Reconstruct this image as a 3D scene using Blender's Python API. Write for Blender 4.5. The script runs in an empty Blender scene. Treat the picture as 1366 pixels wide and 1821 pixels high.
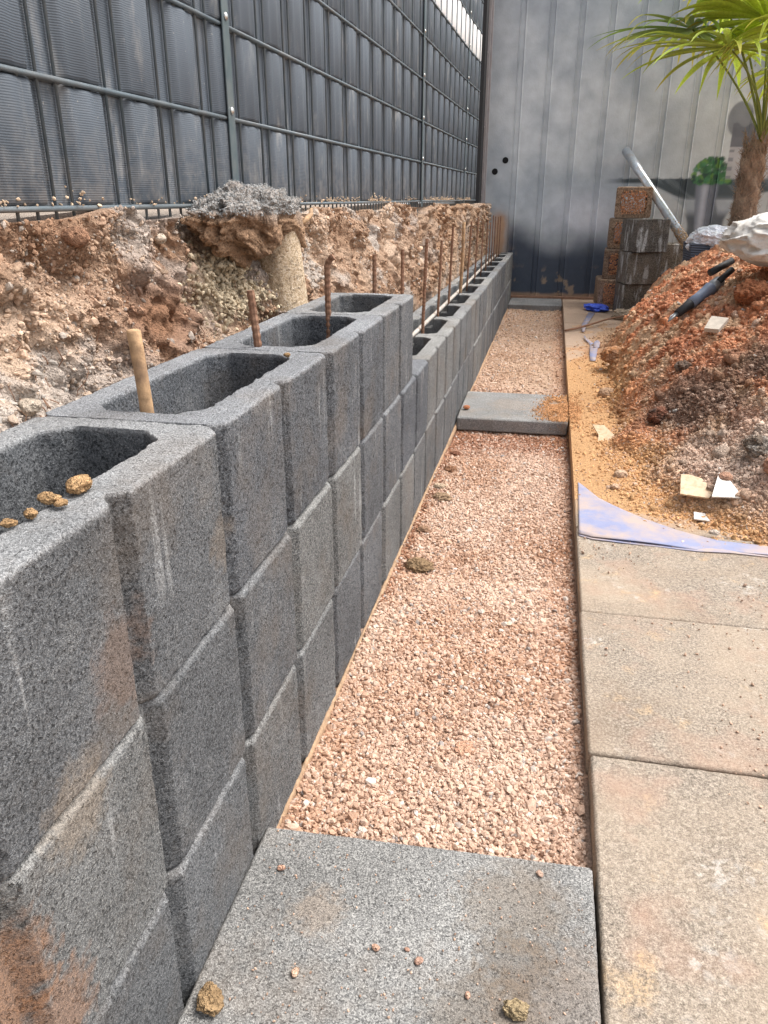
import bpy, bmesh, math, random
import numpy as np
from mathutils import Vector, Matrix, Euler

# ------------------------------------------------------------------ camera, sky, sun, exposure
SC = bpy.context.scene
COL = SC.collection
R = math.radians
F = 1360.0
PITCH = math.atan2(1821/2 - 352.0, F)             # camera tilted down
YAW = math.asin(0.20440469)                        # turned a little to the left of the wall's direction
d_cam = Vector((307.0, 558.5, F)).normalized()
# rows: world axes expressed in camera (right, up, forward)
Yc = d_cam
Zc = Vector((0, math.cos(PITCH), -math.sin(PITCH)))
Xc = Zc.cross(Yc)
if Xc.x < 0: Xc = -Xc
right = Vector((Xc.x, Yc.x, Zc.x)); up = Vector((Xc.y, Yc.y, Zc.y)); fwd = Vector((Xc.z, Yc.z, Zc.z))
cam = bpy.data.cameras.new('camera'); cam_ob = bpy.data.objects.new('camera', cam); COL.objects.link(cam_ob)
fwd.normalize(); right = (right - fwd*right.dot(fwd)).normalized(); up = right.cross(fwd)
cam_ob.matrix_world = Matrix((( right.x, up.x, -fwd.x, 0), (right.y, up.y, -fwd.y, 0), (right.z, up.z, -fwd.z, 0), (0,0,0,1)))
cam.sensor_fit = 'HORIZONTAL'; cam.sensor_width = 36; cam.lens = F/1366*36
cam.clip_start = 0.02; cam.clip_end = 500
SC.camera = cam_ob

SUN_EL, SUN_AZ = R(62), R(66)                     # azimuth clockwise from +Y
W = bpy.data.worlds.new('World'); SC.world = W; W.use_nodes = True
nt = W.node_tree; nt.nodes.clear()
sky = nt.nodes.new('ShaderNodeTexSky'); sky.sky_type = 'NISHITA'; sky.sun_disc = False
sky.sun_elevation = SUN_EL; sky.sun_rotation = SUN_AZ; sky.air_density = 1.0; sky.dust_density = 4.0; sky.ozone_density = 1.0
hs = nt.nodes.new('ShaderNodeHueSaturation'); hs.inputs['Saturation'].default_value = 0.32
bg = nt.nodes.new('ShaderNodeBackground'); bg.inputs[1].default_value = 0.15
wo = nt.nodes.new('ShaderNodeOutputWorld')
nt.links.new(sky.outputs[0], hs.inputs['Color']); tcw = nt.nodes.new('ShaderNodeTexCoord'); spw = nt.nodes.new('ShaderNodeSeparateXYZ'); nt.links.new(tcw.outputs['Generated'], spw.inputs[0])
crw = nt.nodes.new('ShaderNodeValToRGB'); crw.color_ramp.elements[0].position = .12; crw.color_ramp.elements[0].color = (.85,.85,.85,1); crw.color_ramp.elements[1].position = .55; crw.color_ramp.elements[1].color = (.12,.12,.12,1)
nt.links.new(spw.outputs[2], crw.inputs[0])
nzw = nt.nodes.new('ShaderNodeTexNoise'); nzw.inputs['Scale'].default_value = 2.5; nzw.inputs['Detail'].default_value = 6; nt.links.new(tcw.outputs['Generated'], nzw.inputs['Vector'])
clw = nt.nodes.new('ShaderNodeValToRGB'); clw.color_ramp.elements[0].position = .3; clw.color_ramp.elements[0].color = (2.3,2.4,2.5,1); clw.color_ramp.elements[1].position = .7; clw.color_ramp.elements[1].color = (3.2,3.2,3.2,1); nt.links.new(nzw.outputs['Fac'], clw.inputs[0])
mxw = nt.nodes.new('ShaderNodeMix'); mxw.data_type = 'RGBA'; nt.links.new(crw.outputs[0], mxw.inputs[0]); nt.links.new(hs.outputs[0], mxw.inputs[6]); nt.links.new(clw.outputs[0], mxw.inputs[7])
nt.links.new(mxw.outputs[2], bg.inputs[0]); nt.links.new(bg.outputs[0], wo.inputs[0])
sl = bpy.data.lights.new('sun', 'SUN'); sl.energy = 1.35; sl.angle = R(38); sl.color = (1.0, 0.95, 0.88)
so = bpy.data.objects.new('sun', sl); COL.objects.link(so)
sd = Vector((math.sin(SUN_AZ)*math.cos(SUN_EL), math.cos(SUN_AZ)*math.cos(SUN_EL), math.sin(SUN_EL)))
so.rotation_euler = (-sd).to_track_quat('-Z', 'Y').to_euler()
SC.view_settings.view_transform = 'Standard'; SC.view_settings.look = 'None'
SC.view_settings.exposure = 1.20; SC.view_settings.gamma = 1.0
SC.cycles.max_bounces = 6; SC.cycles.diffuse_bounces = 4

rng = np.random.default_rng(7)
random.seed(5)

# ------------------------------------------------------------------ helpers
def tag(o, label=None, cat=None, group=None, kind=None):
    if label: o['label'] = label
    if cat: o['category'] = cat
    if group: o['group'] = group
    if kind: o['kind'] = kind
    return o
def empty(name, loc=(0,0,0), rz=0.0):
    o = bpy.data.objects.new(name, None); COL.objects.link(o); o.location = loc; o.rotation_euler = (0,0,rz)
    o.empty_display_size = .1
    return o
def link(name, me, mat=None, parent=None, smooth=False):
    o = bpy.data.objects.new(name, me); COL.objects.link(o)
    if mat is not None and len(me.materials) == 0: me.materials.append(mat)
    if smooth:
        me.polygons.foreach_set('use_smooth', np.ones(len(me.polygons), bool)); me.update()
    else:
        me.polygons.foreach_set('use_smooth', np.zeros(len(me.polygons), bool)); me.update()
    if parent is not None: o.parent = parent
    return o
def np_mesh(name, V, Fc, col=None):
    """V (n,3), Fc (m,k) constant-size faces"""
    V = np.asarray(V, np.float32); Fc = np.asarray(Fc, np.int32)
    me = bpy.data.meshes.new(name)
    me.vertices.add(len(V)); me.vertices.foreach_set('co', V.ravel())
    m, k = Fc.shape
    me.loops.add(m*k); me.loops.foreach_set('vertex_index', Fc.ravel())
    me.polygons.add(m); me.polygons.foreach_set('loop_start', np.arange(m, dtype=np.int32)*k)
    me.update(calc_edges=True); me.validate()
    if col is not None:
        ca = me.color_attributes.new('Col', 'FLOAT_COLOR', 'POINT')
        c4 = np.ones((len(V), 4), np.float32); c4[:, :3] = col
        ca.data.foreach_set('color', c4.ravel())
    return me
def grid_faces(nu, nv):
    i = np.arange(nu-1)[:, None]*nv + np.arange(nv-1)[None, :]
    i = i.ravel()
    return np.stack([i, i+nv, i+nv+1, i+1], 1)
def h3(ix, iy, iz, seed):
    h = (ix.astype(np.int64)*374761393 + iy.astype(np.int64)*668265263 + iz.astype(np.int64)*2147483647 + seed*974711) & 0xffffffff
    h = ((h ^ (h >> 13))*1274126177) & 0xffffffff
    h = ((h ^ (h >> 16))*2246822519) & 0xffffffff
    return ((h ^ (h >> 15)) & 0xffffff)/8388608.0 - 1.0
def vn(P, seed=0):
    P = np.asarray(P, float); i = np.floor(P).astype(np.int64); f = P - i; f = f*f*(3-2*f)
    out = 0
    for dx in (0, 1):
        wx = f[:, 0] if dx else 1-f[:, 0]
        for dy in (0, 1):
            wy = f[:, 1] if dy else 1-f[:, 1]
            for dz in (0, 1):
                wz = f[:, 2] if dz else 1-f[:, 2]
                out = out + wx*wy*wz*h3(i[:, 0]+dx, i[:, 1]+dy, i[:, 2]+dz, seed)
    return out
def fbm(P, sc, octv=4, seed=0, gain=.5):
    P = np.asarray(P, float)*sc; a = 1.0; s = 0; t = 0
    for k in range(octv):
        s = s + a*vn(P + 17.3*k, seed+k); t += a; a *= gain; P = P*2.03
    return s/t
def sstep(a, b, x):
    t = np.clip((x-a)/(b-a), 0, 1); return t*t*(3-2*t)
def mix(a, b, t):
    return np.asarray(a)*(1-t[:, None]) + np.asarray(b)*t[:, None]

class MB:
    """collects boxes, tubes and sheets into one mesh"""
    def __init__(s): s.bm = bmesh.new()
    def box(s, x0, x1, y0, y1, z0, z1, M=None, bev=0.0, seg=1):
        b = bmesh.new(); bmesh.ops.create_cube(b, size=1)
        for v in b.verts: v.co = Vector(((x0+x1)/2+v.co.x*(x1-x0), (y0+y1)/2+v.co.y*(y1-y0), (z0+z1)/2+v.co.z*(z1-z0)))
        if bev: bmesh.ops.bevel(b, geom=b.edges[:], offset=bev, segments=seg, affect='EDGES')
        if M is not None: bmesh.ops.transform(b, matrix=M, verts=b.verts)
        me = bpy.data.meshes.new('t'); b.to_mesh(me); b.free(); s.bm.from_mesh(me); bpy.data.meshes.remove(me); return s
    def tube(s, pts, rad, n=8, cap=True, twist=None):
        pts = [Vector(p) for p in pts]; rad = rad if hasattr(rad, '__len__') else [rad]*len(pts)
        rings = []; prev = None
        for k, p in enumerate(pts):
            t = (pts[min(k+1, len(pts)-1)] - pts[max(k-1, 0)]).normalized()
            a = prev if prev is not None else (Vector((0,0,1)) if abs(t.z) < .9 else Vector((1,0,0)))
            u = (a - t*a.dot(t)).normalized(); w = t.cross(u); prev = u
            rings.append([s.bm.verts.new(p + (u*math.cos(2*math.pi*j/n) + w*math.sin(2*math.pi*j/n))*rad[k]) for j in range(n)])
        for k in range(len(rings)-1):
            for j in range(n):
                s.bm.faces.new((rings[k][j], rings[k][(j+1) % n], rings[k+1][(j+1) % n], rings[k+1][j]))
        if cap:
            s.bm.faces.new(rings[0][::-1]); s.bm.faces.new(rings[-1])
        return s
    def strip(s, pts, wd, side, fold=0.0):
        """tapered leaf strip: pts, widths, side vectors"""
        L = []
        for p, w_, sv in zip(pts, wd, side):
            n = Vector((0,0,1))
            L.append([s.bm.verts.new(p - sv*w_ + n*w_*fold), s.bm.verts.new(p), s.bm.verts.new(p + sv*w_ + n*w_*fold)])
        for a, b in zip(L, L[1:]):
            s.bm.faces.new((a[0], a[1], b[1], b[0])); s.bm.faces.new((a[1], a[2], b[2], b[1]))
        return s
    def build(s, name, mat, parent=None, smooth=False):
        me = bpy.data.meshes.new(name); bmesh.ops.recalc_face_normals(s.bm, faces=s.bm.faces); s.bm.to_mesh(me); s.bm.free()
        return link(name, me, mat, parent, smooth)

# ---- shader helper
class NT:
    def __init__(s, name, rough=.85):
        s.m = bpy.data.materials.new(name); s.m.use_nodes = True; s.t = s.m.node_tree; s.b = s.t.nodes['Principled BSDF']
        s.b.inputs['Roughness'].default_value = rough
        s.b.inputs['Specular IOR Level'].default_value = .25
        s._co = None
    def n(s, typ, **kw):
        x = s.t.nodes.new(typ)
        for k, v in kw.items(): setattr(x, k, v)
        return x
    def set(s, sock, v):
        if isinstance(v, bpy.types.NodeSocket): s.t.links.new(v, sock)
        elif v is not None:
            if hasattr(v, '__len__') and len(v) == 3 and sock.type == 'RGBA': v = (*v, 1)
            sock.default_value = v
    def coord(s, obj=True, rnd=True):
        if s._co: return s._co
        tc = s.n('ShaderNodeTexCoord'); o = tc.outputs['Object']
        if rnd:
            oi = s.n('ShaderNodeObjectInfo'); a = s.vmath('SCALE', None, scale=37.0, src=oi.outputs['Random'])
            o = s.vmath('ADD', o, a)
        s._co = o; return o
    def pos(s): return s.n('ShaderNodeNewGeometry').outputs['Position']
    def vmath(s, op, a=None, b=None, scale=None, src=None):
        x = s.n('ShaderNodeVectorMath', operation=op)
        if src is not None:
            c = s.n('ShaderNodeCombineXYZ'); 
            for k in range(3): s.t.links.new(src, c.inputs[k])
            a = c.outputs[0]
        s.set(x.inputs[0], a)
        if b is not None: s.set(x.inputs[1], b)
        if scale is not None: s.set(x.inputs['Scale'], scale)
        return x.outputs['Value'] if op in ('LENGTH', 'DISTANCE', 'DOT_PRODUCT') else x.outputs[0]
    def noise(s, sc, det=3, rough=.55, vec=None, stretch=None, dist=0):
        v = vec if vec is not None else s.coord()
        if stretch: v = s.vmath('MULTIPLY', v, stretch)
        x = s.n('ShaderNodeTexNoise'); s.set(x.inputs['Vector'], v); x.inputs['Scale'].default_value = sc
        x.inputs['Detail'].default_value = det; x.inputs['Roughness'].default_value = rough; x.inputs['Distortion'].default_value = dist
        return x.outputs['Fac']
    def voro(s, sc, vec=None, feat='F1', out='Distance', rand=1):
        x = s.n('ShaderNodeTexVoronoi', feature=feat); s.set(x.inputs['Vector'], vec if vec is not None else s.coord()); x.inputs['Scale'].default_value = sc
        return x.outputs[out]
    def ramp(s, f, *stops):
        x = s.n('ShaderNodeValToRGB'); s.set(x.inputs[0], f); e = x.color_ramp.elements
        while len(e) < len(stops): e.new(.5)
        for el, (p, c) in zip(e, stops):
            el.position = p; el.color = (*c, 1) if hasattr(c, '__len__') else (c, c, c, 1)
        return x.outputs[0]
    def mix(s, f, a, b, mode='MIX'):
        x = s.n('ShaderNodeMix', data_type='RGBA', blend_type=mode); s.set(x.inputs[0], f); s.set(x.inputs[6], a); s.set(x.inputs[7], b)
        return x.outputs[2]
    def math(s, op, a, b=None, clamp=False):
        x = s.n('ShaderNodeMath', operation=op); x.use_clamp = clamp; s.set(x.inputs[0], a)
        if b is not None: s.set(x.inputs[1], b)
        return x.outputs[0]
    def bump(s, h, dist, strength=1.0, prev=None):
        x = s.n('ShaderNodeBump'); s.set(x.inputs['Height'], h); x.inputs['Distance'].default_value = dist; x.inputs['Strength'].default_value = strength
        if prev is not None: s.t.links.new(prev, x.inputs['Normal'])
        return x.outputs[0]
    def out(s, col, normal=None, rough=None, metal=None):
        s.set(s.b.inputs['Base Color'], col)
        if normal is not None: s.t.links.new(normal, s.b.inputs['Normal'])
        if rough is not None: s.set(s.b.inputs['Roughness'], rough)
        if metal is not None: s.set(s.b.inputs['Metallic'], metal)
        return s.m
def spot(n, p, rad, nz=60, amt=.6):
    """soft irregular patch around a world point"""
    dd = n.vmath('DISTANCE', n.pos(), p)
    a = n.math('DIVIDE', dd, rad)
    b = n.math('ADD', a, n.math('MULTIPLY', n.math('SUBTRACT', n.noise(nz, 4, .65), .5), 1.6))
    return n.math('MULTIPLY', n.ramp(b, (.55, 1.0), (1.0, 0.0)), amt)

def concrete(name, dark=(.042, .045, .050), mid=(.135, .141, .150), light=(.315, .325, .335), grain=330, streaks=.5, brown=.42, extra=(), lift=1.0, sgate=(.48,.60), swide=42, dirtc=(.20,.155,.115), porosity=.55, top=False, st_lo=.60):
    n = NT(name, .95)
    g = n.noise(grain, 3, .7); g2 = n.noise(grain*2.7, 2, .6)
    gg = n.math('ADD', n.math('MULTIPLY', g, .6), n.math('MULTIPLY', g2, .4))
    c = n.ramp(gg, (.36, dark), (.50, mid), (.64, light))
    pore = n.ramp(n.noise(grain*.55, 3, .6, dist=.4), (.575, 0), (.64, 1))
    c = n.mix(n.math('MULTIPLY', pore, porosity), c, tuple(v*.6 for v in dark))
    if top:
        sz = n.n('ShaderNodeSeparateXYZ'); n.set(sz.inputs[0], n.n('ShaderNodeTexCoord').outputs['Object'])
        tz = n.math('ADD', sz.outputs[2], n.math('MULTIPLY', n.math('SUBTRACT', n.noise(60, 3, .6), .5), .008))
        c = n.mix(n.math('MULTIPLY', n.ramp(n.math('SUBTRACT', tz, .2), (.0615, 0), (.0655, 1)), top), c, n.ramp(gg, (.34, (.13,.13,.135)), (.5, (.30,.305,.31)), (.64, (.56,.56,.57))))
    big = n.noise(4.0, 3, .6); c = n.mix(1.0, c, n.ramp(big, (.3, .80*lift), (.7, 1.22*lift)), 'MULTIPLY')
    oi = n.n('ShaderNodeObjectInfo').outputs['Random']
    c = n.mix(1.0, c, n.ramp(oi, (0, (.78,.80,.84)), (1, (1.25,1.22,1.14))), 'MULTIPLY')
    # pale efflorescence runs
    st = n.noise(1.0, 3, .6, stretch=(swide, swide, 3.0)); msk = n.noise(7, 2, .5)
    st = n.math('MULTIPLY', n.ramp(st, (st_lo, 0), (st_lo+.10, 1)), n.ramp(msk, (sgate[0], 0), (sgate[1], 1)))
    st = n.math('MULTIPLY', st, n.ramp(g, (.35, .3), (.6, 1)))
    c = n.mix(n.math('MULTIPLY', st, streaks), c, (.55, .56, .56))
    # whitish worn grain patches
    wp = n.math('MULTIPLY', n.ramp(n.noise(9, 4, .65), (.56, 0), (.70, 1)), n.ramp(g2, (.48, 0), (.60, 1)))
    c = n.mix(n.math('MULTIPLY', wp, .55), c, (.42, .42, .41))
    # dirt
    br = n.ramp(n.noise(5, 5, .65), (.50, 0), (.72, 1))
    c = n.mix(n.math('MULTIPLY', br, brown), c, dirtc)
    for p, rad, cc, amt in extra: c = n.mix(n.math('MULTIPLY', spot(n, p, rad, 45, amt), n.ramp(gg, (.40, .35), (.60, 1.0))), c, cc)
    nb = n.bump(gg, .006, .9)
    pit = n.ramp(n.voro(grain*.55), (.0, 0), (.35, 1))
    nb = n.bump(pit, .0018, .4, nb); nb = n.bump(n.math('SUBTRACT', 1.0, pore), .004, .8, nb)
    return n.out(c, nb)

M = {}
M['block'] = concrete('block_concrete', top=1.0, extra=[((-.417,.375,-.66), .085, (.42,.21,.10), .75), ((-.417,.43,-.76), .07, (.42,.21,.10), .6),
        ((-.417,.63,-.46), .07, (.24,.145,.095), .55), ((-.417,.52,-.560), .06, (.40,.31,.22), .5), ((-.417,.91,-.44), .05, (.32,.24,.16), .4)])
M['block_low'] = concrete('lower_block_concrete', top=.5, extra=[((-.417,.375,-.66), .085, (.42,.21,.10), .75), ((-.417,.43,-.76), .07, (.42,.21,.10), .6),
        ((-.417,.63,-.46), .07, (.24,.145,.095), .55), ((-.417,.52,-.560), .06, (.40,.31,.22), .5), ((-.417,.91,-.44), .05, (.32,.24,.16), .4)])
M['old_block'] = concrete('weathered_block', dark=(.035,.030,.027), mid=(.12,.105,.09), light=(.30,.27,.235), grain=150, streaks=1.0, brown=.6, sgate=(.36,.46), swide=16, st_lo=.53)
M['slab'] = concrete('slab_concrete', dark=(.07,.07,.072), mid=(.26,.258,.255), light=(.60,.59,.57), grain=350, streaks=0, brown=.4, porosity=.3, dirtc=(.34,.265,.20),
        extra=[((.03,.80,-1.03), .07, (.13,.095,.06), .55), ((-.01,.70,-1.03), .10, (.22,.165,.11), .45), ((.02,.90,-1.03), .10, (.25,.19,.13), .5), ((.10,.74,-1.03),.13,(.28,.2,.14),.45),
               ((-.28,.83,-1.03), .05, (.42,.30,.20), .45), ((.13,3.98,-1.03), .20, (.56,.31,.14), .75), ((.13,4.2,-1.03), .16, (.54,.31,.15), .7), ((-.15,4.1,-1.03),.15,(.4,.3,.22),.4)])
def pave():
    n = NT('paving_concrete', .92); P = n.pos()
    g = n.noise(170, 3, .7); g2 = n.noise(430, 2, .6)
    gg = n.math('ADD', n.math('MULTIPLY', g, .55), n.math('MULTIPLY', g2, .45))
    c = n.ramp(gg, (.35, (.085,.072,.060)), (.5, (.27,.225,.18)), (.66, (.52,.45,.37)))
    dust = n.ramp(n.noise(3.2, 5, .62), (.38, 0), (.66, 1))
    c = n.mix(n.math('MULTIPLY', dust, .62), c, n.mix(g2, (.36,.28,.205), (.50,.40,.30)))
    pink = n.ramp(n.noise(5.5, 4, .6, vec=n.vmath('ADD', n.coord(), (5,3,1))), (.52, 0), (.72, 1))
    c = n.mix(n.math('MULTIPLY', pink, .55), c, (.40,.25,.18))
    bs = n.ramp(n.noise(2.6, 5, .65, vec=n.vmath('ADD', n.coord(), (1,6,2))), (.50, 0), (.68, 1))
    c = n.mix(n.math('MULTIPLY', n.math('MULTIPLY', bs, n.ramp(g, (.35, 1), (.65, .4))), .55), c, (.19,.135,.095))
    sp = n.ramp(n.noise(9, 4, .6, vec=n.vmath('ADD', n.coord(), (9,1,4))), (.60, 0), (.70, 1))
    c = n.mix(n.math('MULTIPLY', n.math('MULTIPLY', sp, n.ramp(g, (.4, .2), (.6, 1))), .5), c, (.58,.38,.19))
    wt = n.math('MULTIPLY', n.ramp(n.noise(6, 2, .5, vec=n.vmath('ADD', n.coord(), (2,8,1))), (.60, 0), (.68, 1)), n.ramp(n.noise(60, 3, .6), (.5, 0), (.62, 1)))
    c = n.mix(n.math('MULTIPLY', wt, .35), c, (.66,.64,.60))
    sep = n.n('ShaderNodeSeparateXYZ'); n.set(sep.inputs[0], P)
    yy = n.math('ADD', sep.outputs[1], n.math('MULTIPLY', n.math('SUBTRACT', n.noise(4, 4, .6), .5), 1.4))
    far = n.ramp(n.math('DIVIDE', yy, 10.0), (.24, 0), (.30, .9), (.52, .9), (.60, .75))
    soil = n.mix(n.ramp(n.math('DIVIDE', yy, 10.0), (.48, 0), (.60, 1)), n.mix(g, (.42,.24,.12), (.58,.37,.20)), n.mix(g, (.30,.20,.14), (.52,.38,.28)))
    c = n.mix(far, c, soil)
    # unswept edge strip stays grey-brown
    return n.out(c, n.bump(gg, .004, .8))
M['pave'] = pave()
def colmat(name, rough=.95, b1=.004, s1=120, spread=.35, spec=.15, island=False, b2=0.0):
    n = NT(name, rough); n.b.inputs['Specular IOR Level'].default_value = spec
    at = n.n('ShaderNodeAttribute'); at.attribute_name = 'Col'; c = at.outputs['Color']
    g = n.noise(s1, 4, .7, vec=n.pos())
    c = n.mix(1.0, c, n.ramp(g, (.25, 1-spread), (.75, 1+spread)), 'MULTIPLY')
    nb = n.bump(g, b1, .9)
    if b2: nb = n.bump(n.noise(s1*.25, 4, .7, vec=n.pos()), b2, .8, nb)
    return n.out(c, nb)
M['soil'] = colmat('loose_soil', b1=.007, s1=140, spread=.45, b2=.015)
M['stone'] = colmat('stone_grit', b1=.0015, s1=400, spread=.22)
M['clod'] = colmat('earth_clod', b1=.012, s1=110, spread=.5, b2=.012)
M['mural'] = None
def plain(name, c, rough=.6, metal=0.0, nz=0, amt=.2, b=0.0, spec=.4, dirt=None, damt=.5, dsc=8):
    n = NT(name, rough); n.b.inputs['Specular IOR Level'].default_value = spec
    cc = c; nb = None
    if nz:
        g = n.noise(nz, 4, .6); cc = n.mix(1.0, c, n.ramp(g, (.25, 1-amt), (.75, 1+amt)), 'MULTIPLY')
        if b: nb = n.bump(g, b, .8)
    if dirt: cc = n.mix(n.math('MULTIPLY', n.ramp(n.noise(dsc, 5, .7), (.45, 0), (.65, 1)), damt), cc, dirt)
    return n.out(cc, nb, None, metal)
M['wire'] = plain('grey_coated_wire', (.105,.135,.155), .42, 0, 30, .2, dirt=(.22,.20,.18), damt=.35)
M['post'] = plain('grey_post_paint', (.075,.105,.118), .45, 0, 20, .15, dirt=(.25,.2,.16), damt=.25, dsc=5)
M['bolt'] = plain('galvanised_bolt', (.62,.62,.60), .3, .9)
M['rust'] = plain('rusty_steel', (.20,.105,.065), .85, 0, 90, .45, .002, dirt=(.34,.20,.13), damt=.6, dsc=30)
M['rod'] = plain('grey_steel_rod', (.46,.43,.39), .6, .2, 60, .3, dirt=(.30,.2,.14), damt=.5, dsc=12)
M['wood'] = plain('pale_dowel_wood', (.44,.28,.155), .8, 0, 70, .35, .003, dirt=(.22,.14,.09), damt=.7, dsc=22)
M['stick'] = plain('brown_stick', (.24,.13,.08), .85, 0, 50, .3, .002)
M['dark'] = plain('dark_hole', (.006,.006,.007), .9)
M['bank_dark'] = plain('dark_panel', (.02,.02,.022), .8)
M['foot'] = concrete('footing_concrete', dark=(.22,.16,.10), mid=(.48,.37,.26), light=(.68,.60,.50), grain=150, streaks=.2, brown=.45, porosity=.25, dirtc=(.34,.21,.12))
M['strip_edge'] = plain('sandy_mortar', (.36,.24,.15), .95, 0, 60, .35, .006)

def strip_mat():
    n = NT('privacy_strip_pvc', .6); n.b.inputs['Specular IOR Level'].default_value = .45
    tc = n.n('ShaderNodeTexCoord').outputs['Object']
    sep = n.n('ShaderNodeSeparateXYZ'); n.set(sep.inputs[0], tc)
    rib = n.math('SINE', n.math('MULTIPLY', sep.outputs[2], 2*math.pi/0.0042))
    c = n.mix(1.0, (.064,.080,.100), n.ramp(n.noise(3, 3, .5), (.3, .82), (.7, 1.25)), 'MULTIPLY')
    c = n.mix(n.ramp(rib, (0, .0), (1, .22)), c, (.125,.140,.158))
    # wiped dust marks, vertical, and splashes near the ground
    d1 = n.math('MULTIPLY', n.ramp(n.noise(1, 5, .65, vec=tc, stretch=(18, 18, 6)), (.54, 0), (.70, 1)), n.ramp(n.noise(2.5, 2, .5, vec=tc), (.40, 0), (.6, 1)))
    c = n.mix(n.math('MULTIPLY', d1, .55), c, (.34,.33,.31))
    low = n.ramp(sep.outputs[2], (0.0, 1), (.17, .0))
    d2 = n.math('MULTIPLY', low, n.ramp(n.noise(30, 5, .7, vec=tc), (.42, 0), (.62, 1)))
    c = n.mix(n.math('MULTIPLY', d2, .35), c, (.30,.28,.26))
    dots = n.ramp(n.noise(130, 2, .6, vec=tc), (.70, 0), (.76, 1))
    c = n.mix(n.math('MULTIPLY', dots, .35), c, (.5,.46,.4))
    return n.out(c, n.bump(rib, .0010, .25))
M['strip'] = strip_mat()
M['white_strip'] = plain('white_strip_pvc', (.84,.85,.86), .45, 0, 8, .05)

# ------------------------------------------------------------------ ground structure
def quad_sheet(name, x0, x1, y0, y1, z, mat, kind='structure'):
    me = np_mesh(name, [(x0,y0,z),(x1,y0,z),(x1,y1,z),(x0,y1,z)], [[0,1,2,3]])
    o = link(name, me, mat); o['kind'] = kind; return o
gm = NT('earth_ground'); gcol = gm.mix(gm.noise(3, 6, .7), (.28,.18,.12), (.45,.34,.25)); gm.out(gcol, gm.bump(gm.noise(40, 4, .7), .01))
quad_sheet('ground', -150, 150, -150, 150, -1.14, gm.m)

# ------------------------------------------------------------------ stones
ICO = None
def ico(sub):
    b = bmesh.new(); bmesh.ops.create_icosphere(b, subdivisions=sub, radius=1)
    V = np.array([v.co[:] for v in b.verts]); Fc = np.array([[v.index for v in f.verts] for f in b.faces]); b.free(); return V, Fc
ICO1, ICO2 = ico(1), ico(2)
def rotm(N, r, flat=0.0):
    q = r.normal(size=(N, 4)); 
    if flat: q[:, 1:3] *= flat
    q /= np.linalg.norm(q, axis=1)[:, None]; w, x, y, z = q.T
    return np.stack([1-2*(y*y+z*z), 2*(x*y-z*w), 2*(x*z+y*w), 2*(x*y+z*w), 1-2*(x*x+z*z), 2*(y*z-x*w), 2*(x*z-y*w), 2*(y*z+x*w), 1-2*(x*x+y*y)], 1).reshape(N, 3, 3)
def stones(name, pos, size, col, mat, seed=1, base=ICO1, jit=.28, flat=.6, parent=None, asp=(.62,.9)):
    r = np.random.default_rng(seed); N = len(pos); B, Fb = base
    V = B[None]*(1 + jit*r.uniform(-1, 1, (N, len(B), 1))) + .10*r.normal(size=(N, len(B), 3))*jit
    V[..., 1] *= r.uniform(asp[0], asp[1], (N, 1)); V[..., 2] *= r.uniform(asp[0]*.72, asp[1]*.8, (N, 1))
    V *= (np.asarray(size)[:, None, None])
    V = np.einsum('nij,nkj->nki', rotm(N, r, flat), V) + np.asarray(pos)[:, None, :]
    Fc = (Fb[None] + (np.arange(N)*len(B))[:, None, None]).reshape(-1, 3)
    C = np.repeat(np.asarray(col), len(B), 0)
    return link(name, np_mesh(name, V.reshape(-1, 3), Fc, C), mat, parent)
def single_rock(name, loc, size, col, seed, label, cat='rock', group=None, mat='clod', rough=.35, sub=5, freq=2.2, col2=None):
    V, Fb = ico(sub); V = V.copy()
    n1 = fbm(V + seed*3.1, freq, 5, seed, .6); n2 = np.abs(fbm(V + seed*1.7, freq*2.2, 3, seed+9))
    V *= (1 + rough*n1 - rough*.7*n2)[:, None]; V *= np.array(size)
    a = seed*1.3; c, s_ = math.cos(a), math.sin(a)
    V = V @ np.array([[c, s_, 0], [-s_, c, 0], [0, 0, 1]])
    C = np.asarray(col)*(1 + .35*n1[:, None])
    if col2 is not None: C = mix(C, np.asarray(col2)*(1+.2*n1[:, None]), sstep(-.1, .35, fbm(V*30+seed, 1.0, 3, seed+4)))
    me = np_mesh(name, V, Fb, C); o = link(name, me, M[mat], None, True); o.location = loc
    return tag(o, label, cat, group)

# gravel bed between the wall and the paving
def bed_z(x, y):
    P = np.stack([x, y, x*0], 1)
    z = -1.088 + .012*fbm(P, 3, 3, 11) + .006*fbm(P, 14, 3, 12) 
    z = z - .030*sstep(3.2, 3.7, y)*(1-sstep(3.75, 4.0, y)) + .0*y
    z = z + .018*sstep(-.34, -.41, x)*0
    return z
xs = np.linspace(-.44, .16, 110); ys = np.concatenate([np.linspace(.6, 4, 500), np.linspace(4.01, 9.1, 300)])
X, Y = np.meshgrid(xs, ys, indexing='ij'); P = np.stack([X.ravel(), Y.ravel(), X.ravel()*0], 1)
def bed_col(x, y, r=None):
    P = np.stack([x, y, x*0], 1)
    c = mix((.61,.43,.325), (.50,.31,.21), sstep(-.15, .45, fbm(P, 4.5, 4, 21)))
    # fine brown soil areas far off and along edges
    far = sstep(4.3, 5.2, y + .6*fbm(P, 2.5, 3, 22))
    c = mix(c, (.56,.39,.27), far*.7)
    c = mix(c, (.40,.19,.10), sstep(.02, .14, x + .05*fbm(P, 9, 3, 23))*.5*sstep(1.0, 1.6, y))
    c = mix(c, (.33,.15,.085), sstep(3.25, 3.6, y + .15*fbm(P, 6, 3, 24))*(1-sstep(3.8, 3.9, y))*.75)
    return c
zz = bed_z(P[:, 0], P[:, 1]) - .002
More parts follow.
